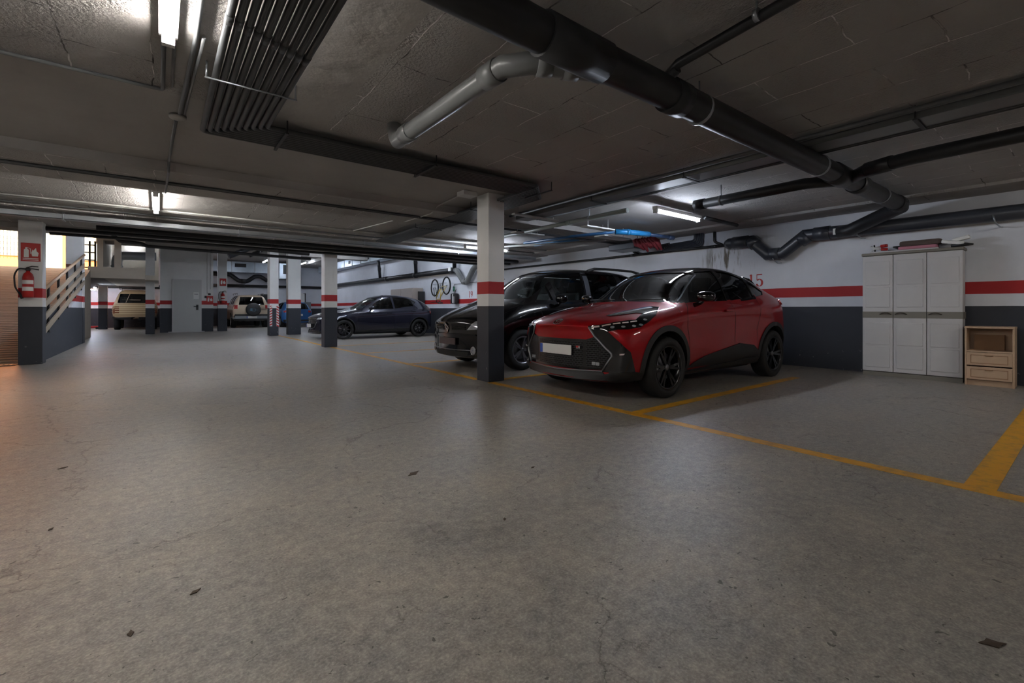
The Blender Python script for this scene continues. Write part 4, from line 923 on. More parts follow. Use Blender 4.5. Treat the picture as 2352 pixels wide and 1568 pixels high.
hat = Car('hatchback_car', 'dark blue hatchback parked side on behind the second pillar', HROWS, (3.92, 16.25, 0), 0, 'navy_paint', (.93, 3.66), .325, .375,
  [(1.4, .4), (1.4, .95), (1.7, 1.8), (3.9, 1.8), (3.9, .4)], HW, HWIND, creases={5: .3, 6: .3}, roof=lambda c: False)
finish_windows(hat, HW, ['glass_dark', 'glass_black'], HWIND, 'glass_clear')
for x in (.93, 3.66):
    for y in (-.78, .78): hat.wheel(x, y, .325, .21, .235, 10, 'rim_black', double=False)

def boxy(L, hw, zb, zbelt, zroof, hood, xw, xr, rk, rtop):
    """rows for an upright car: hood length, windscreen foot xw, roof start xr, tail rake rk"""
    rows = [(.04, .10, zb+.1, hw*.9, hw*.95, zb+.2, hw*.95, zb+.35, hw*.92, hood-.18, hw*.86, hood-.06, hw*.6, hood-.03, hood-.02)]
    def row(x, k, g, wr, zr, zt, b=0): return (x, k, zb+b, hw*.94, hw*.99, zb+.22, hw, zbelt-.30, hw*.985, g-.10, hw*.93, g, wr, zr, zt)
    rows += [row(.18, .08, hood-.01, hw*.65, hood, hood+.01), row(xw*.6, .04, hood+.02, hw*.65, hood+.035, hood+.045), row(xw, .04, zbelt-.02, hw*.74, zbelt+.02, zbelt+.04),
             row((xw+xr)/2, .04, zbelt, hw*.77, (zbelt+zroof)/2-.03, (zbelt+zroof)/2+.02), row(xr, .02, zbelt, rtop, zroof-.07, zroof-.02), row(xr+.4, 0, zbelt, rtop, zroof-.05, zroof),
             row((xr+L)/2, 0, zbelt, rtop, zroof-.05, zroof), row(L-rk-.25, 0, zbelt, rtop, zroof-.05, zroof-.01), row(L-rk, -.02, zbelt, rtop*.98, zroof-.09, zroof-.04)]
    rows += [(L-rk*.5, -.03, zb+.02, hw*.93, hw*.98, zb+.22, hw*.985, zbelt-.30, hw*.96, zbelt-.10, hw*.90, zbelt, rtop*.95, (zbelt+zroof)/2, (zbelt+zroof)/2+.06),
             (L-.03, -.04, zb+.04, hw*.92, hw*.96, zb+.22, hw*.96, zbelt-.32, hw*.94, zbelt-.14, hw*.88, zbelt-.04, rtop*.92, zbelt+.03, zbelt+.07)]
    return rows
# ---------------- pale gold off-roader with the spare wheel
NR = boxy(4.3, .88, .36, 1.22, 1.80, 1.12, 1.35, 1.85, .20, .66)
NWn = [[(1.85, 1.26), (2.05, 1.68), (2.65, 1.70), (2.65, 1.26)], [(2.75, 1.26), (2.75, 1.70), (3.4, 1.70), (3.4, 1.26)], [(3.5, 1.26), (3.5, 1.70), (3.95, 1.68), (4.02, 1.26)]]
nis = Car('off_road_car', 'pale gold off-road car seen from behind with a covered spare wheel on its tailgate', NR, (3.93, 32.25, 0), R(-90), 'silver_beige', (.85, 3.45), .37, .43,
  [(1.5, .6), (1.5, 1.2), (1.7, 2.0), (4.25, 2.0), (4.25, .6)], NWn, None, rear=([(-.60, 1.24), (.60, 1.24), (.52, 1.66), (-.52, 1.66)], 3.7), lvl=2)
finish_windows(nis, NWn, ['glass_black', 'glass_black', 'glass_black'], None, None)
nis.patch('rear_window', [(4.2, -.60, 1.24), (4.2, .60, 1.24), (4.2, .52, 1.66), (4.2, -.52, 1.66)], (-1, 0, 0), 'glass_black', -.01, .1, both=False, depth=0)
for x in (.85, 3.45):
    for y in (-.76, .76): nis.wheel(x, y, .37, .24, .22, 6, 'rim_silver', double=False)
m = MB(); m.lathe([(0, .12), (.28, .12), (.345, .09), (.36, .03), (.36, -.05), (.33, -.09), (0, -.09)], 'x', (4.42, .06, .98), 40); sp = nis.part('spare_wheel_cover', m, 'cladding')
m = MB(); m.box((4.541, -.16, .955), (4.546, .28, .975)); m.box((4.541, -.10, .90), (4.546, .06-.06, 1.05)); m.lathe([(.085, 0), (.10, 0), (.10, .005), (.085, .005), (.085, 0)], 'x', (4.541, .06, .965), 24); nis.part('cover_emblem', m, mat('faded_blue_print', (.05, .10, .14), .6), sp)
nis.patch('tail_lamp', [(4.25, .66, 1.02), (4.25, .66, 1.22), (4.1, .87, 1.22), (4.1, .87, 1.02)], (-.75, -.65, 0), 'lens_red', .008, .08)
nis.patch('rear_bumper', [(4.3, -.86, .50), (4.3, .86, .50), (4.3, .86, .64), (4.3, -.86, .64)], (-1, 0, 0), 'satin_silver', .05, .1, both=False, depth=.06)
nis.patch('lower_bumper', [(4.3, -.84, .36), (4.3, .84, .36), (4.3, .84, .50), (4.3, -.84, .50)], (-1, 0, 0), 'cladding', .04, .1, both=False, depth=.05)
nis.patch('tailgate_trim', [(4.3, -.87, .64), (4.3, .87, .64), (4.3, .87, .74), (4.3, -.87, .74)], (-1, 0, 0), 'cladding', .01, .1, both=False)
nis.plate(4.37, .57, .0, rear=True, w=.5)
m = MB()
for y in (-.62, .62): m.tube([(2.1, y, 1.86), (3.9, y, 1.86)], .016, 8); [m.tube([(x, y, 1.78), (x, y, 1.86)], .016, 6) for x in (2.2, 3.0, 3.8)]
nis.part('roof_rail', m, 'satin_silver')
for k in range(2): m = MB(); m.box((4.285, .40, 1.05-.09*k), (4.30, .72, 1.08-.09*k)); nis.part('tailgate_vent', m, 'cladding')
nis.seats((2.3, 3.2), .42, .75)
# ---------------- beige ribbed four wheel drive
BR = boxy(3.9, .86, .52, 1.28, 1.97, 1.15, 1.25, 1.5, .26, .62)
beg = Car('four_wheel_drive', 'old beige four wheel drive with roof rack parked at far left, seen from behind', BR, (-.92, 32.5, 0), R(-90), 'beige_body', (.8, 3.1), .38, .44,
  [(1.3, .8), (1.3, 1.3), (1.5, 2.1), (3.8, 2.1), (3.8, .8)], [[(1.6, 1.32), (1.75, 1.82), (2.5, 1.84), (2.5, 1.32)], [(2.6, 1.32), (2.6, 1.84), (3.35, 1.82), (3.45, 1.32)]], None, rear=([(-.66, 1.30), (.66, 1.30), (.56, 1.74), (-.56, 1.74)], 3.3), lvl=2)
beg.patch('rear_window', [(3.8, -.66, 1.30), (3.8, .66, 1.30), (3.8, .56, 1.74), (3.8, -.56, 1.74)], (-1, 0, 0), 'glass_dark', -.01, .1, both=False, depth=0)
for x in (.8, 3.1):
    for y in (-.70, .70): beg.wheel(x, y, .38, .24, .21, 6, 'black', double=False)
for z in (1.17, 1.08, .99, .88, .78): beg.patch('tailgate_rib', [(3.9, -.85, z), (3.9, .85, z), (3.9, .85, z+.028), (3.9, -.85, z+.028)], (-1, 0, 0), 'beige_rib', .018, .12, both=False)
beg.patch('tail_lamp', [(3.9, .60, .80), (3.9, .82, .80), (3.9, .82, 1.14), (3.9, .60, 1.14)], (-1, 0, 0), 'lens_amber', .006, .1)
beg.patch('rear_bumper', [(3.9, -.86, .52), (3.9, .86, .52), (3.9, .86, .62), (3.9, -.86, .62)], (-1, 0, 0), 'black', .10, .15, both=False, depth=.12)
m = MB(); m.tube([(3.78, -.5, 1.45), (3.86, .2, 1.45)], .012, 6); m.tube([(3.86, -.35, 1.32), (3.80, -.2, 1.74)], .012, 6); beg.part('window_bar', m, 'silver_beige')
m = MB()
for y in (-.55, -.18, .18, .55): m.tube([(1.6, y, 2.06), (3.6, y, 2.06)], .014, 6)
for x in (1.6, 2.6, 3.6): m.tube([(x, -.6, 2.05), (x, .6, 2.05)], .02, 6); m.tube([(x, -.6, 1.95), (x, -.6, 2.05)], .014, 6); m.tube([(x, .6, 1.95), (x, .6, 2.05)], .014, 6)
beg.part('roof_rack', m, 'black')
beg.seats((1.9, 2.8), .40, .95)
# ---------------- small blue car
UR = boxy(3.8, .83, .20, .98, 1.46, .88, 1.1, 1.75, .45, .58)
blu = Car('blue_car', 'small blue car in the far hall, half hidden between two pillars', UR, (6.2, 31.6, 0), R(-90), 'blue_paint', (.75, 3.2), .30, .35,
  [(1.3, .5), (1.3, 1.0), (1.5, 1.6), (3.6, 1.6), (3.6, .5)], [[(1.55, 1.0), (1.95, 1.36), (2.4, 1.38), (2.4, 1.0)], [(2.5, 1.0), (2.5, 1.38), (3.0, 1.34), (3.2, 1.02)]], None, rear=([(-.58, 1.0), (.58, 1.0), (.5, 1.34), (-.5, 1.34)], 3.0), lvl=2)
blu.patch('rear_window', [(3.6, -.58, 1.0), (3.6, .58, 1.0), (3.6, .5, 1.34), (3.6, -.5, 1.34)], (-1, 0, 0), 'glass_black', -.01, .1, both=False, depth=0)
blu.patch('tail_lamp', [(3.8, .56, .82), (3.8, .80, .82), (3.8, .80, .94), (3.8, .56, .94)], (-1, 0, 0), 'lens_red', .006, .1)
blu.plate(3.80, .68, 0, rear=True)
blu.patch('lower_bumper', [(3.8, -.8, .22), (3.8, .8, .22), (3.8, .8, .42), (3.8, -.8, .42)], (-1, 0, 0), 'cladding', .01, .1, both=False)
for x in (.75, 3.2):
    for y in (-.72, .72): blu.wheel(x, y, .30, .19, .19, 5, 'rim_silver')

# ---------------- details of the crimson car
def mesh_mat():
    m, t, b = nt('honeycomb_mesh'); g = t.nodes.new('ShaderNodeTexCoord').outputs['Object']
    sx = t.nodes.new('ShaderNodeSeparateXYZ'); t.links.new(g, sx.inputs[0]); cb = t.nodes.new('ShaderNodeCombineXYZ'); t.links.new(sx.outputs[1], cb.inputs[0]); t.links.new(sx.outputs[2], cb.inputs[1])
    br = t.nodes.new('ShaderNodeTexBrick'); t.links.new(cb.outputs[0], br.inputs['Vector']); br.inputs['Scale'].default_value = 1; br.inputs['Mortar Size'].default_value = .004
    br.inputs['Brick Width'].default_value = .045; br.inputs['Row Height'].default_value = .022
    c = mixc(t, br.outputs['Fac'], (.002, .002, .002), (.03, .03, .032)); t.links.new(c, b.inputs['Base Color']); b.inputs['Roughness'].default_value = .25
    bp = t.nodes.new('ShaderNodeBump'); bp.inputs['Distance'].default_value = .02; bp.inputs['Strength'].default_value = 1; t.links.new(br.outputs['Fac'], bp.inputs['Height']); t.links.new(bp.outputs[0], b.inputs['Normal']); return m
M['honeycomb'] = mesh_mat()
M['drl'] = mat('pale_light_guide', (.62, .50, .48), .3)
M['plate_dark'] = mat('dark_number_plate', (.06, .045, .05), .5)
M['satin_dark'] = mat('satin_dark_pillar', (.05, .052, .062), .35)
FX = (1, 0, 0)
def sym(p): return p+[(a, -b, c) for a, b, c in reversed(p)]
grl = red.patch('front_grille', sym([(0, -.40, .668), (0, -.50, .70), (0, -.675, .53), (0, -.675, .495), (0, -.575, .345), (0, -.3, .333)]), FX, 'gloss_black', .006, .06, both=False)
red.patch('grille_mesh', sym([(0, -.36, .645), (0, -.36, .36)]), FX, 'honeycomb', .008, .06, parent=grl[0], both=False, depth=0)
red.patch('side_mesh', [(0, -.40, .66), (0, -.50, .685), (0, -.655, .525), (0, -.655, .50), (0, -.565, .365), (0, -.40, .375)], FX, 'honeycomb', .008, .06, parent=grl[0], depth=0)
red.patch('front_apron', sym([(0, -.62, .29), (0, -.58, .335), (0, -.3, .325)]), FX, 'cladding', .012, .06, both=False)
red.patch('lower_bumper', [(0, -.72, .335), (0, -.60, .30), (0, 0, .29), (0, .60, .30), (0, .72, .335), (0, .72, .19), (0, -.72, .19)], FX, 'cladding', .010, .06, both=False)
red.patch('bumper_corner', [(.20, -.66, .335), (.40, -.84, .335), (.52, -.86, .315), (.54, -.86, .19), (.20, -.66, .19)], (.45, .9, 0), 'cladding', .012, .05)
red.patch('bumper_blade', [(.119, -.445, .802), (.192, -.645, .765), (.32, -.846, .547), (.40, -.845, .33), (.29, -.74, .33), (.172, -.581, .325), (.212, -.69, .498), (.212, -.69, .53), (.149, -.51, .70)], (.72, .69, 0), 'gloss_black', .006, .05)
for sg in (-1, 1): red.ring('grille_trim', 0, 0, 0, 0, 'satin_silver', .011, FX, .008, pts=[(sg*y, z) for y, z in ((.445, .805), (.50, .712), (.56, .648), (.62, .585), (.682, .528), (.686, .496), (.65, .44), (.59, .338))], closed=False)
red.ring('lower_trim', 0, 0, 0, 0, 'satin_silver', .008, FX, .014, pts=[(-.59+.118*k, .334-.02*(1-abs(-.59+.118*k)/.59)) for k in range(11)], closed=False)
HD = (.55, .62, -.45)
hl = red.patch('headlamp', [(.116, -.427, .81), (.185, -.548, .822), (.288, -.634, .845), (.51, -.766, .878), (.70, -.72, .945), (.66, -.66, .95), (.406, -.491, .906), (.40, -.445, .915), (.742, -.53, .99), (1.03, -.60, 1.03), (1.057, -.68, 1.01), (.80, -.82, .93), (.62, -.855, .86), (.474, -.855, .81), (.337, -.80, .785), (.192, -.66, .765), (.13, -.486, .788)], HD, 'gloss_black', .007, .05)
def q3(a, b, w):   # short bar outline between two points, w high
    return [a, b, (b[0], b[1], b[2]-w), (a[0], a[1], a[2]-w)]
for a, b in (((.135, -.465, .802), (.178, -.54, .808)), ((.195, -.56, .812), (.262, -.625, .824)), ((.28, -.638, .828), (.345, -.685, .836)), ((.36, -.70, .840), (.42, -.735, .848)), ((.44, -.745, .853), (.51, -.775, .862))):
    red.patch('light_guide', q3(a, b, .016), HD, 'drl', .011, .1, parent=hl)
red.patch('light_guide', [(.42, -.47, .918), (.70, -.545, .975), (.98, -.62, 1.015), (.97, -.66, 1.0), (.80, -.62, .985), (.70, -.58, .96), (.43, -.485, .908)], HD, 'satin_silver', .011, .06, parent=hl)
for c in ((.25, -.655, .785), (.33, -.735, .792), (.44, -.79, .80), (.52, -.82, .815), (.62, -.80, .865)):
    mb_pts = [(c[0]+.018*math.cos(2*PI*k/10), c[1]-.014*math.cos(2*PI*k/10), c[2]+.014*math.sin(2*PI*k/10)) for k in range(10)]
    red.patch('projector_lens', mb_pts, HD, 'lens_clear', .012, .1, parent=hl)
red.ring('emblem', 0, .857, .058, .036, 'chrome', .005, (1, 0, -.15), .005); red.ring('emblem', 0, .857, .022, .034, 'chrome', .004, (1, 0, -.15), .006); red.ring('emblem', 0, .872, .040, .014, 'chrome', .004, (1, 0, -.15), .006)
red.plate(.058, .54, .025)
m = MB(); m.box((.078, -.345, .565), (.100, -.325, .592)); m.box((.078, -.318, .562), (.100, -.29, .578)); o = red.part('small_badge', m, 'chrome')
m = MB(); m.box((.076, -.324, .576), (.101, -.288, .594)); red.part('badge_red', m, 'red', o)
red.patch('small_badge', [(.25, -.76, .528), (.275, -.81, .534), (.27, -.80, .518), (.25, -.76, .513)], (.72, .69, 0), 'drl', .012, .1)
for c in ((.15, -.49, .41), (.16, -.535, .408)):
    red.patch('fog_lamp', [(c[0], c[1]-.02, c[2]-.018), (c[0], c[1]+.02, c[2]-.018), (c[0], c[1]+.02, c[2]+.018), (c[0], c[1]-.02, c[2]+.018)], FX, 'lens_clear', .012, .1)
SD = (0, 1, 0)
def arch(car, xc, zc, r0, r1, a0, a1, m='cladding', n=26):
    P = [(xc+r0*math.cos(R(a)), -.9, zc+r0*math.sin(R(a))) for a in [a0+(a1-a0)*k/n for k in range(n+1)]]
    Q = [(xc+r1*math.cos(R(a)), -.9, zc+r1*math.sin(R(a))) for a in [a1-(a1-a0)*k/n for k in range(n+1)]]
    return car.patch('wheel_arch_trim', P+Q, SD, m, .012, .12, depth=.05)
arch(red, .93, .355, .402, .465, -18, 196); arch(red, 3.61, .355, .402, .460, -16, 196)
red.patch('door_cladding', [(1.36, -.9, .20), (1.38, -.9, .31), (1.50, -.9, .36), (1.75, -.9, .42), (2.65, -.9, .54), (3.02, -.9, .50), (3.17, -.9, .40), (3.19, -.9, .20)], SD, 'cladding', .014, .12, depth=.04)
red.patch('sill_trim', [(1.36, -.9, .19), (1.36, -.9, .27), (3.19, -.9, .34), (3.19, -.9, .19)], SD, 'cladding', .024, .15, depth=.05)
def seam(car, pts, w=.007, y=.9, **k): return car.strip('panel_gap', [(x, -y, z) for x, z in pts], w, SD, 'blackm', .0012, depth=0, **k)
seam(red, [(1.42, .36), (1.38, .60), (1.33, .80), (1.36, .95), (1.50, 1.06)]); seam(red, [(2.52, .53), (2.52, .80), (2.52, 1.10)]); seam(red, [(3.14, .50), (3.10, .72), (3.20, .95), (3.26, 1.15)]); seam(red, [(1.22, .93), (1.25, 1.03)])
for x, z in ((2.33, .985),):
    for sg in (-1, 1): m = MB(); m.box((x-.09, sg*.875-.018, z-.014), (x+.09, sg*.875+.018, z+.014), bev=.01); red.part('door_handle', m, 'red_paint')
red.mirror(1.60, .965, 1.155, 'gloss_black')
red.strip('windscreen_pillar_trim', [(1.44, -.685, 1.1), (1.70, -.630, 1.3), (2.05, -.565, 1.5)], .014, (0, 0, -1), 'satin_silver', .004, grid=.04)
red.patch('spoiler', [(3.62, 0, 1.5), (3.62, -.52, 1.5), (3.92, -.50, 1.4), (3.95, 0, 1.4), (3.92, .50, 1.4), (3.62, .52, 1.5)], (0, 0, -1), 'gloss_black', .035, .1, both=False, depth=.05)
red.patch('tail_lamp', [(4.0, -.80, 1.15), (4.25, -.70, 1.15), (4.27, -.66, 1.06), (4.02, -.85, 1.07)], (-.3, .95, 0), 'lens_red', .02, .08, depth=.04)
for s_ in (-1, 1):
    for pts in ([(.42, s_*.30, 0), (.8, s_*.36, 0), (1.2, s_*.46, 0)],):
        pass
m = MB(); m.box((1.35, -.66, .85), (1.75, .66, 1.03), bev=.06); red.part('dashboard', m, 'blackm')
red.seats((2.35, 3.15), .37, .55)
m = MB(); m.lathe([(.17, 0), (.185, .012), (.19, 0), (.185, -.012), (.17, 0)], 'x', (1.88, .37, 1.05), 28); red.part('steering_wheel', m, 'black')
for sg in (-1, 1):
    m = MB(); m.tube([(1.24, sg*.12, 1.125), (1.30, sg*.62, 1.13)], .008, 6); red.part('wiper', m, 'black')

# ---------------- details of the people carrier
van.patch('bumper_strip', sym([(0, -.66, .60), (0, -.70, .575), (0, -.3, .555)]), FX, 'gloss_black', .02, .08, both=False)
for sg in (-1, 1):
    g_ = van.patch('grille_vent', [(0, sg*.14, .755), (0, sg*.48, .765), (0, sg*.46, .665), (0, sg*.12, .655)], FX, 'blackm', .004, .06, both=False)
    for k in range(3): van.strip('grille_slat', [(0, sg*.13, .672+.028*k), (0, sg*.47, .680+.028*k)], .010, FX, 'gloss_black', .014, parent=g_[0], both=False)
hv = van.patch('headlamp', [(.13, -.49, .665), (.20, -.64, .668), (.32, -.80, .70), (.55, -.86, .82), (.42, -.80, .85), (.224, -.62, .80)], (.75, .62, -.2), 'lens_clear', .006, .05)
van.ring('emblem', 0, 0, 0, 0, 'chrome', .010, FX, .012, pts=[(0, .775), (.035, .70), (0, .625), (-.035, .70)])
van.ring('chrome_strip', 0, 0, 0, 0, 'satin_silver', .008, FX, .008, pts=[(-.62+.1127*k, .335+.012*abs(-.62+.1127*k)) for k in range(12)], closed=False)
for sg in (-1, 1):
    van.patch('fog_lamp', [(0, sg*.625+.042*math.cos(2*PI*k/16), .34+.055*math.sin(2*PI*k/16)) for k in range(16)], FX, 'lens_clear', .006, .1, both=False)
    van.ring('fog_lamp_ring', sg*.625, .34, .046, .060, 'chrome', .009, FX, .008)
van.patch('air_intake', sym([(0, -.52, .315), (0, -.50, .24)]), FX, 'blackm', .004, .08, both=False)
m = MB(); m.box((.045, -.26, .42), (.057, .26, .53), bev=.003); pl_ = van.part('number_plate', m, 'plate_dark')
for z0, z1 in ((.24, .17),): pass
seam(van, [(1.42, .30), (1.40, .60), (1.36, .95), (1.30, 1.14)], y=.93); seam(van, [(2.62, .28), (2.64, .8), (2.62, 1.14)], y=.93); seam(van, [(3.45, .5), (3.58, .8), (3.60, 1.14)], y=.93)
seam(van, [(1.42, .29), (3.35, .29)], y=.93)
van.patch('side_moulding', [(1.46, -.93, .50), (3.3, -.93, .50), (3.3, -.93, .56), (1.46, -.93, .56)], SD, 'gloss_black', .010, .15)
for x in (2.45, 3.35):
    for sg in (-1, 1): m = MB(); m.box((x-.10, sg*.925-.02, .985), (x+.10, sg*.925+.02, 1.02), bev=.01); van.part('door_handle', m, 'gloss_black')
van.mirror(1.72, 1.02, 1.185, 'gloss_black', h=.16)
van.patch('door_pillar', [(2.56, -.8, 1.17), (2.58, -.8, 1.70), (2.70, -.8, 1.70), (2.68, -.8, 1.17)], SD, 'satin_dark', .004, .1)
for sg in (-1, 1):
    m = MB(); m.tube([(2.75, sg*.655, 1.73), (2.95, sg*.65, 1.785), (3.3, sg*.645, 1.80), (4.1, sg*.64, 1.795), (4.35, sg*.635, 1.76), (4.47, sg*.62, 1.62)], [.03, .028, .024, .024, .03, .034], 8); van.part('roof_rail', m, 'black')
m = MB(); m.box((1.12, -.68, .95), (1.85, .68, 1.14), bev=.06); van.part('dashboard', m, 'blackm')
van.seats((2.45, 3.35), .40, .62, .48, 'seat_grey')
m = MB(); m.lathe([(.17, 0), (.185, .012), (.19, 0), (.185, -.012), (.17, 0)], 'x', (2.0, .40, 1.12), 28); van.part('steering_wheel', m, 'black')
m = MB(); m.box((1.98, -.13, 1.56), (2.02, .13, 1.62), bev=.01); van.part('inner_mirror', m, 'black')
# ---------------- details of the hatchback
hat.patch('front_grille', sym([(0, -.42, .66), (0, -.50, .56), (0, -.36, .38)]), FX, 'gloss_black', .006, .06, both=False)
hat.ring('grille_trim', 0, 0, 0, 0, 'satin_silver', .010, FX, .008, pts=[(-.50, .58), (-.44, .50), (-.36, .40), (-.18, .36), (0, .355), (.18, .36), (.36, .40), (.44, .50), (.50, .58)], closed=False)
hat.ring('emblem', 0, .60, .075, .058, 'chrome', .007, FX, .012); hat.ring('emblem', 0, 0, 0, 0, 'chrome', .006, FX, .012, pts=[(-.06, .625), (-.02, .62), (0, .59), (.02, .62), (.06, .625)], closed=False)
hat.plate(.035, .46, .0)
hat.patch('headlamp', [(.15, -.50, .665), (.30, -.74, .665), (.55, -.85, .73), (.40, -.80, .74), (.2, -.56, .72)], (.7, .68, 0), 'lens_clear', .006, .05)
hat.patch('lower_bumper', sym([(0, -.60, .30), (0, -.3, .30), (0, -.01, .30)])[:3]+[(0, .3, .30), (0, .60, .30), (0, .58, .20), (0, -.58, .20)], FX, 'cladding', .01, .08, both=False)
hat.patch('sill_trim', [(1.32, -.9, .16), (1.32, -.9, .28), (3.26, -.9, .33), (3.26, -.9, .16)], SD, 'cladding', .012, .15)
arch(hat, .93, .335, .372, .395, -10, 190); arch(hat, 3.66, .335, .372, .395, -10, 190)
seam(hat, [(1.38, .3), (1.36, .60), (1.42, .85), (1.60, .97)]); seam(hat, [(2.68, .3), (2.70, .7), (2.72, .98)]); seam(hat, [(3.24, .45), (3.36, .75), (3.50, 1.08)])
for x, z in ((2.52, .87), (3.42, .93)):
    for sg in (-1, 1): m = MB(); m.box((x-.09, sg*.865-.018, z-.014), (x+.09, sg*.865+.018, z+.014), bev=.01); hat.part('door_handle', m, 'navy_paint')
hat.mirror(1.84, .95, 1.06, 'navy_paint', h=.13)
hat.patch('tail_lamp', [(4.1, -.80, .93), (4.3, -.62, .93), (4.3, -.62, .82), (4.1, -.82, .84)], (-.5, .85, 0), 'lens_red', .008, .08)
hat.seats((2.4, 3.2), .36, .45)
m = MB(); m.box((1.55, -.62, .80), (1.95, .62, .96), bev=.05); hat.part('dashboard', m, 'blackm')
m = MB(); m.lathe([(.17, 0), (.185, .012), (.19, 0), (.185, -.012), (.17, 0)], 'x', (2.05, .36, 1.0), 24); hat.part('steering_wheel', m, 'seat_grey')
# ================================================================== things on the walls and the floor
def extinguisher(x, y, z, label):
    t = thing('fire_extinguisher', label, 'fire extinguisher', (x, y, z), group='wall mounted fire extinguishers')
    m = MB(); m.lathe([(0, 0), (.068, 0), (.075, .02), (.075, .36), (.06, .42), (.025, .46), (.025, .48), (0, .48)], 'z', (0, -.085, 0), 24); c = m.build('cylinder', 'red', t)
    m = MB(); m.lathe([(.0762, .12), (.0762, .19)], 'z', (0, -.085, 0), 24, R(200), R(340)); m.lathe([(.0762, .24), (.0762, .31)], 'z', (0, -.085, 0), 24, R(200), R(340)); m.build('label_sticker', 'paper', c)
    m = MB(); m.box((-.03, -.11, .48), (.03, -.06, .53), bev=.008); m.tube([(-.02, -.085, .53), (.05, -.10, .56), (.13, -.11, .555)], .010, 6); m.tube([(-.02, -.085, .51), (.06, -.10, .515), (.14, -.11, .50)], .009, 6); m.build('valve_handle', 'black', t)
    m = MB(); m.tube(bend([(-.02, -.09, .51), (-.12, -.10, .52), (-.17, -.10, .40), (-.16, -.10, .18), (-.10, -.10, .06)], .08), .012, 8); m.tube([(-.11, -.10, .10), (-.07, -.10, -.02)], [.013, .020], 8); m.build('hose', 'black', t)
    m = MB(); m.box((-.03, -.012, .28), (.03, 0, .42)); m.build('wall_hook', 'steel', t)
    return t
extinguisher(-1.86, 11.85, 1.21, 'red fire extinguisher with black hose on the leftmost pillar')
extinguisher(2.30, 24.70, 1.28, 'red fire extinguisher on the pillar right of the white door')
def sign(x, y, z, w, h, label, txt=True):
    t = thing('fire_sign', label, 'sign', (x, y, z), group='red fire signs')
    m = MB(); m.box((-w/2, -.006, -h/2), (w/2, 0, h/2)); p = m.build('sign_plate', 'red', t)
    m = MB(); a = -w*.22; k = h/.32
    m.prism([(a-.03*k, -.09*k), (a+.03*k, -.09*k), (a+.03*k, .04*k), (a+.012*k, .06*k), (a+.012*k, .085*k), (a-.012*k, .085*k), (a-.012*k, .06*k), (a-.03*k, .04*k)], 'y', -.009, -.006)
    m.tube([(a+.012*k, -.008, .08*k), (a+.05*k, -.008, .06*k), (a+.05*k, -.008, -.03*k)], .005*k, 5)
    b = w*.22; m.prism([(b-.035*k, -.07*k), (b+.035*k, -.07*k), (b+.045*k, -.01*k), (b+.02*k, .02*k), (b+.012*k, .08*k), (b-.02*k, .03*k), (b-.03*k, .05*k), (b-.045*k, -.01*k)], 'y', -.009, -.006)
    if txt:
        for q in (-.115, -.14): m.box((-w*.4, -.008, q*k), (w*.4, -.006, (q+.010)*k))
    m.build('pictogram', 'paper', p); return t
sign(-1.84, 11.85, 2.03, .25, .33, 'red fire sign above the extinguisher on the leftmost pillar')
sign(2.31, 24.70, 2.24, .26, .34, 'red fire sign above the extinguisher right of the white door', False)
sign(1.80, 24.60, 1.44, .25, .32, 'red fire sign low on the white room wall beside the door handle', False)
m = MB(); m.box((1.73, 24.53, 1.64), (1.83, 24.6, 1.72), bev=.01); tag(m.build('alarm_button', 'black'), 'small black alarm box just above the low red sign', 'alarm button')
m = MB(); m.box((-2.12, 18.17, 2.22), (-1.98, 18.2, 2.30)); tag(m.build('wall_tag', mat('brown_tag', (.12, .04, .03), .6)), 'small dark red tag high on the pillar behind the balustrade', 'tag')
m = MB(); m.tube([(1.70, 24.59, 1.7), (1.70, 24.59, 3.9)], .010, 6); tag(m.build('conduit', 'whitepipe'), 'thin vertical conduit on the white room wall, left of two', 'conduit')
m = MB(); m.tube([(1.82, 24.59, 1.9), (1.82, 24.59, 3.9)], .008, 6); tag(m.build('conduit', 'whitepipe'), 'thin vertical conduit on the white room wall, right of two', 'conduit')

# ---- three door plastic cabinet by the right wall
t = thing('storage_cabinet', 'tall pale plastic cabinet with three doors against the right wall', 'cabinet', (8.73, 1.71, 0), R(2))
y0, y1, xf, xb, H = -.555, .555, -.15, .165, 1.85
m = MB(); m.box((xf+.03, y0+.01, .06), (xb, y1-.01, H-.03), bev=.015); m.build('cabinet_body', 'beige', t)
m = MB(); m.box((xf+.01, y0+.005, 0), (xb, y1-.005, .06)); m.build('plinth', 'taupe', t)
m = MB(); m.box((xf-.015, y0-.01, H-.04), (xb+.01, y1+.01, H), bev=.015); m.build('cabinet_top', 'taupe', t)
m = MB(); m.box((xf+.02, y0+.002, .87), (xb-.01, y0+.014, .965)); m.build('side_band', 'taupe', t)
W3 = (y1-y0)/3
for k in range(3):
    a = y0+k*W3+.004; b = a+W3-.008
    m = MB(); m.box((xf, a, .07), (xf+.03, b, H-.045), bev=.006)
    d = m.build('cabinet_door', 'beige', t)
    for (z0, z1) in ((.13, .44), (.47, .80), (1.03, 1.33), (1.36, 1.72)):
        m = MB(); m.box((xf-.007, a+.035, z0), (xf+.01, b-.035, z1), bev=.006); m.build('door_panel', 'beige', d)
    m = MB(); m.box((xf-.004, a, .87), (xf+.02, b, .965)); m.build('door_band', 'taupe', d)
    h0, h1 = (a+.02, a+.15) if k != 2 else (a+.02, a+.15)
    if k == 2: h0, h1 = a+.02, a+.15
    if k == 0 or k == 1: h0, h1 = b-.15, b-.02
    if k == 2: h0, h1 = a+.02, a+.15
    m = MB(); m.tube([(xf-.005, h0, .925), (xf-.03, h0+.03, .945), (xf-.034, (h0+h1)/2, .952), (xf-.03, h1-.03, .945), (xf-.005, h1, .925)], .008, 8); m.build('door_handle', mat('brown_handle', (.10, .085, .07), .4), d)
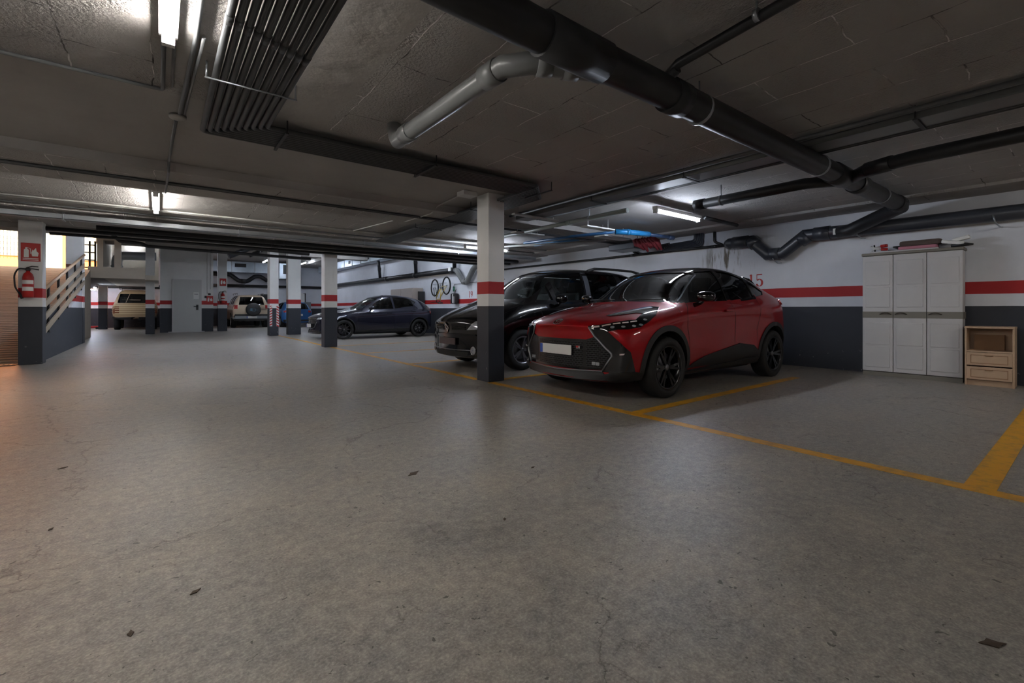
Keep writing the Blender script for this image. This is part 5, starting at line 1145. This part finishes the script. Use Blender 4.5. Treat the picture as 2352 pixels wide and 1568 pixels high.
# items lying on top of it
m = MB(); m.box((-.13, -.40, 0), (.12, .38, .022), bev=.004); o = m.build('shelf_board', 'beige', None); o.location = (8.76, 1.80, 1.852); o.rotation_euler = (0, 0, R(3)); tag(o, 'pale board lying on top of the cabinet', 'board')
t = thing('hand_clamp', 'red and white hand tool lying on the cabinet top at its left end', 'tool', (8.70, 2.08, 1.876), R(90))
m = MB(); m.tube([(-.10, 0, .03), (-.02, .01, .035)], .022, 8); m.tube([(-.10, .02, .085), (-.02, .01, .08)], .024, 8); m.build('handle', 'red', t)
m = MB(); m.tube([(-.02, .01, .035), (.06, .0, .05), (.10, .01, .02)], .012, 6); m.tube([(-.02, .01, .08), (.06, .0, .06), (.11, .0, .09)], .012, 6); m.build('jaws', 'white', t)
m = MB(); m.tube([(.06, -.02, .01), (.07, -.02, .11)], .010, 6); m.build('pivot', 'black', t)
m = MB(); m.tube([(0, .10, .012), (0, -.10, .012)], .008, 6); o = m.build('rod', 'black'); o.location = (8.72, 1.88, 1.874); tag(o, 'thin dark rod between the red tool and the pink roll', 'rod')
t = thing('sleeping_mat', 'brown and pink rolled mat lying on the cabinet top', 'mat', (8.72, 1.60, 1.875))
m = MB(); m.box((-.07, -.22, .045), (.07, .24, .125), bev=.03); m.build('mat_roll', mat('brown_cloth', (.085, .06, .05), .8), t)
m = MB(); m.box((-.08, -.18, .0), (.06, .25, .046), bev=.015); m.build('pink_edge', mat('pink_cloth', (.50, .20, .26), .8), t)
m = MB(); m.tube([(0, .24, .04), (-.01, .32, .055)], [.03, .012], 8); m.build('dark_tip', 'black', t)
m = MB(); m.box((-.11, -.14, 0), (.04, .10, .05), rot=Matrix.Rotation(R(12), 3, 'X'), bev=.015); m.box((-.05, -.18, .05), (.06, .0, .10), rot=Matrix.Rotation(R(-14), 3, 'X'), bev=.012); o = m.build('crumpled_bag', 'paper'); o.location = (8.72, 1.24, 1.876); tag(o, 'crumpled white plastic bag at the right end of the cabinet top', 'bag')
m = MB(); m.tube([(0, .10, .03), (0, -.02, .04), (0, -.12, .03)], [.02, .028, .012], 8); o = m.build('torch', 'black'); o.location = (8.66, 1.17, 1.855); tag(o, 'black pointed object beside the white bag on the cabinet top', 'torch')
# ---- small pale wood chest
t = thing('bedside_chest', 'small pale wooden chest with two drawers and an open shelf beside the cabinet', 'chest of drawers', (8.66, .90, 0), R(1))
w_, d_, h_ = .215, .17, .77
for s_ in (-1, 1): m = MB(); m.box((-d_, s_*w_-.009 if s_ > 0 else -w_-.009, 0), (d_, s_*w_+.009 if s_ > 0 else -w_+.009, h_)); m.build('side_panel', 'pine', t)
m = MB(); m.box((-d_-.005, -w_-.012, h_-.02), (d_, w_+.012, h_+.004), bev=.003); m.build('top_panel', 'pine', t)
m = MB(); m.box((d_-.012, -w_, .03), (d_, w_, h_-.02)); m.build('back_panel', 'pine', t)
m = MB(); m.box((-d_, -w_, .44), (d_, w_, .458)); m.build('shelf', 'pine', t)
m = MB(); m.box((-d_+.03, -w_, 0), (-d_+.045, w_, .07)); m.build('plinth', 'pine', t)
for z0 in (.08, .265):
    m = MB(); m.box((-d_-.004, -w_+.01, z0), (-d_+.014, w_-.01, z0+.17), bev=.003); m.box((-d_+.014, -w_+.03, z0+.01), (d_-.03, w_-.03, z0+.14)); dr = m.build('drawer', 'pine', t)
    m = MB(); m.box((-d_-.007, -w_+.045, z0+.025), (-d_-.003, w_-.045, z0+.035)); m.box((-d_-.007, -w_+.045, z0+.13), (-d_-.003, w_-.045, z0+.138)); m.box((-d_-.007, -w_+.045, z0+.03), (-d_-.003, -w_+.052, z0+.135)); m.box((-d_-.007, w_-.052, z0+.03), (-d_-.003, w_-.045, z0+.135)); m.build('drawer_moulding', 'wood', dr)
    m = MB(); m.tube([(-d_-.004, -.035, z0+.13), (-d_-.022, -.02, z0+.128), (-d_-.022, .02, z0+.128), (-d_-.004, .035, z0+.13)], .005, 6); m.build('drawer_handle', 'wood', dr)
m = MB(); m.box((8.72, .78, .459), (8.80, 1.06, .66)); tag(m.build('cardboard_box', mat('brown_cardboard', (.26, .15, .08), .8)), 'brown cardboard box standing inside the open shelf of the wooden chest', 'box')

# ---- bicycle hung upside down
t = thing('bicycle', 'yellow and black bicycle hung upside down on the right wall', 'bicycle', (8.70, 15.8, 1.9))
t.rotation_euler = (0, 0, R(-4))
def bw(y, z):
    m = MB(); m.lathe([(.335, -.028), (.352, 0), (.335, .028), (.302, .016), (.302, -.016), (.335, -.028)], 'x', (0, y, z), 36); w = m.build('wheel', 'tyre', t)
    m = MB()
    for k in range(16): a = 2*PI*k/16; m.tube([(.02*(-1)**k, y, z), (0, y+.315*math.cos(a), z+.315*math.sin(a))], .0016, 4)
    m.tube([(-.04, y, z), (.04, y, z)], .018, 8); m.build('spokes', 'steel', w); return w
bw(.58, -.04); bw(-.50, .0)
FY = mat('yellow_frame_paint', (.62, .46, .10), .35); M['fy'] = FY
A, B_, C, D, HT, SB = (0, .58, -.04), (0, -.50, 0), (0, -.03, -.02), (0, .12, -.50), (0, .44, -.52), (0, .06, -.56)
m = MB(); m.tube([C, (0, .42, -.42)], .022, 8); m.tube([D, (0, .42, -.50)], .018, 8); m.tube([C, SB], .017, 8); m.tube([(.03, *B_[1:]), (.02, *C[1:])], .010, 6); m.tube([(-.03, *B_[1:]), (-.02, *C[1:])], .010, 6); m.tube([(.03, *B_[1:]), D], .009, 6); m.tube([(-.03, *B_[1:]), D], .009, 6); m.build('frame', 'fy', t)
m = MB(); m.tube([(.05, .58, -.04), (.05, .50, -.32), (0, .44, -.36), (0, .40, -.56)], .014, 8); m.tube([(-.05, .58, -.04), (-.05, .50, -.32), (0, .44, -.36)], .014, 8); m.build('fork', 'black', t)
m = MB(); m.tube([(-.26, .38, -.64), (-.12, .42, -.62), (.12, .42, -.62), (.16, .38, -.64)], .012, 8); m.tube([(0, .40, -.56), (0, .42, -.62)], .014, 8); m.build('handlebar', 'black', t)
m = MB(); m.tube([SB, (0, .08, -.62)], .013, 8); m.box((-.06, -.06, -.68), (.06, .20, -.63), bev=.02); m.build('saddle', 'black', t)
m = MB(); m.lathe([(.0, -.03), (.09, -.03), (.09, -.024), (0, -.024)], 'x', C, 24); m.tube([(-.05, -.03, -.02), (-.06, -.14, .10)], .01, 6); m.tube([(.05, -.03, -.02), (.06, .08, -.14)], .01, 6); m.box((-.12, -.17, .09), (-.05, -.10, .115)); m.build('crankset', 'steel', t)
m = MB(); m.tube([(XW-.2, 15.8, 2.02), (XW, 15.8, 2.05)], .012, 6); m.tube([(XW-.28, 15.3, 2.0), (XW-.2, 15.8, 2.02), (XW-.28, 16.4, 1.98)], .010, 6); tag(m.build('wall_rack', 'steel'), 'wall rack holding the upside down bicycle', 'rack')
t = thing('hanging_bag', 'black and white bag hanging on the wall just right of the bicycle', 'bag', (8.80, 14.92, 1.2))
m = MB(); m.box((-.10, -.17, 0), (.10, .17, .40), bev=.06); m.build('bag_body', 'black', t)
m = MB(); m.box((-.106, -.06, .03), (-.098, .0, .37)); m.box((-.106, -.13, .02), (-.098, -.10, .28)); m.build('white_stripe', 'white', t)
m = MB(); m.tube([(0, -.05, .38), (.06, 0, .55), (0, .05, .38)], .008, 6); m.build('strap', 'black', t)
m = MB(); m.tube([(8.85, 15.06, 1.68), (8.85, 15.06, 1.86)], .04, 10); tag(m.build('bottle', mat('green_bottle', (.03, .16, .10), .4)), 'small green bottle on the wall between bicycle and bag', 'bottle')
m = MB(); m.tube(bend([(8.9, 15.14, 1.2), (8.9, 15.14, 1.95), (8.9, 11.9, 1.98)], .08), .009, 6); tag(m.build('conduit', 'black'), 'thin dark conduit on the wall above bay number 19', 'conduit')

# ---- beige cupboards behind the hatchback
t = thing('wall_cupboard', 'tall beige cupboard with two doors behind the dark hatchback', 'cupboard', (8.64, 18.85, 0))
M['greige'] = mat('greige_board', (.36, .315, .285), .6)
m = MB(); m.box((-.22, -1.15, 0), (.25, 1.15, 1.90), bev=.006); m.build('cupboard_body', 'greige', t)
for a, b in ((-1.12, -.02), (.02, 1.12)): m = MB(); m.box((-.245, a, .06), (-.22, b, 1.86), bev=.004); m.build('cupboard_door', 'greige', t)
m = MB(); m.box((8.60, 17.52, 0), (8.88, 17.60, 1.75)); tag(m.build('shaded_gap_slab', 'black'), 'black slab standing in for the dark gap beside the beige cupboard', 'board')  # black slab stands in for the shaded gap beside the cupboard
# ---- far corner things
t = thing('white_cabinet', 'white cabinet against the far wall between the blue car and the second pillar', 'cabinet', (7.2, 32.25, 0))
m = MB(); m.box((-.38, -.2, 0), (.36, .2, 2.02), bev=.006); m.build('cabinet_body', 'white', t); m = MB(); m.box((.36, -.21, 1.4), (.42, .2, 2.05)); m.build('dark_edge', 'black', t)
m = MB(); m.box((7.12, 31.3, 0), (7.76, 31.85, 1.46), bev=.01); tag(m.build('grey_box', mat('grey_carton', (.17, .17, .18), .7)), 'grey box standing in the far corner right of the blue car', 'box')
m = MB(); m.box((5.05, 32.2, 1.42), (5.55, 32.58, 1.95), bev=.08); tag(m.build('dark_bag', 'black'), 'dark bag at the far wall above the blue car, between the middle pillars', 'bag')
t = thing('jerrycan', 'white plastic can with black top on the far left floor', 'can', (-3.02, 31.6, 0))
m = MB(); m.box((-.17, -.14, 0), (.17, .14, .85), bev=.04); m.build('can_body', 'white', t); m = MB(); m.box((-.12, -.08, .85), (.12, .08, 1.05), bev=.03); m.build('can_top', 'black', t)
t = thing('trolley_jack', 'low red trolley jack on the floor left of the beige four wheel drive', 'jack', (-2.72, 30.9, 0))
m = MB(); m.box((-.33, -.13, .05), (.30, .13, .16), bev=.03); m.build('jack_body', 'red', t)
for s_ in (-1, 1): m = MB(); m.tube([(s_*.25, -.16, .06), (s_*.25, .16, .06)], .06, 10); m.build('jack_roller', 'black', t)
m = MB(); m.tube([(-.3, 0, .12), (-.62, 0, .30)], .015, 6); m.build('jack_handle', 'black', t)

# ---- drain grating at the foot of the ramp, crumbs and leaves on the floor
t = thing('floor_drain', 'dark grating across the foot of the ramp', 'drain', (-3.9, 11.88, 0))
m = MB(); m.box((-2.0, -.10, .001), (1.88, .10, .012)); m.build('drain_frame', 'black', t)
m = MB()
for k in range(60): m.box((-1.98+k*.064, -.085, .012), (-1.95+k*.064, .085, .018))
m.build('drain_bars', 'steel', t)
m = MB()
LF = mat('dry_leaf', (.05, .032, .018), .7); M['leaf'] = LF
def leaf(x, y, s_, a, label):
    m = MB(); n = 8; P = []
    for k in range(n): th = 2*PI*k/n; r_ = s_*(1 if k % 2 == 0 else .62)*(1+.25*random.random()); P.append((math.cos(th)*r_*1.5, math.sin(th)*r_*.7, .004+.010*random.random()*s_*30*.1))
    vs = [m.bm.verts.new(p) for p in P]; c = m.bm.verts.new((0, 0, .006)); lo = [m.bm.verts.new((p[0]*.9, p[1]*.9, .0005)) for p in P]
    for k in range(n): m.bm.faces.new((vs[k], vs[(k+1) % n], c)); m.bm.faces.new((vs[(k+1) % n], vs[k], lo[k], lo[(k+1) % n]))
    m.bm.faces.new(lo[::-1])
    o = m.build('leaf_crumb', 'leaf', keep=True); o.location = (x, y, 0); o.rotation_euler = (0, 0, a); tag(o, label, 'crumb', 'leaf crumbs on the floor')
leaf(1.97, .20, .026, 2.4, 'largest dark leaf crumb on the floor at the lower right corner')
leaf(.10, 1.96, .013, .6, 'dark crumb on the floor at lower left of the middle')
leaf(-.07, 1.83, .012, 1.6, 'dark crumb on the floor at the bottom left')
leaf(1.22, 2.56, .030, .4, 'flat pale brown leaf scrap on the floor below the near pillar, left of centre')
leaf(1.867, 2.20, .011, .2, 'small dark crumb on the floor right of centre')
leaf(1.30, 1.74, .009, .9, 'tiny dark crumb in the middle of the floor')
leaf(-.48, 4.0, .016, .5, 'dark crumb on the floor at far left in the warm light')
leaf(-.39, 2.92, .010, 1.1, 'tiny dark crumb on the floor at left, below the warm light')
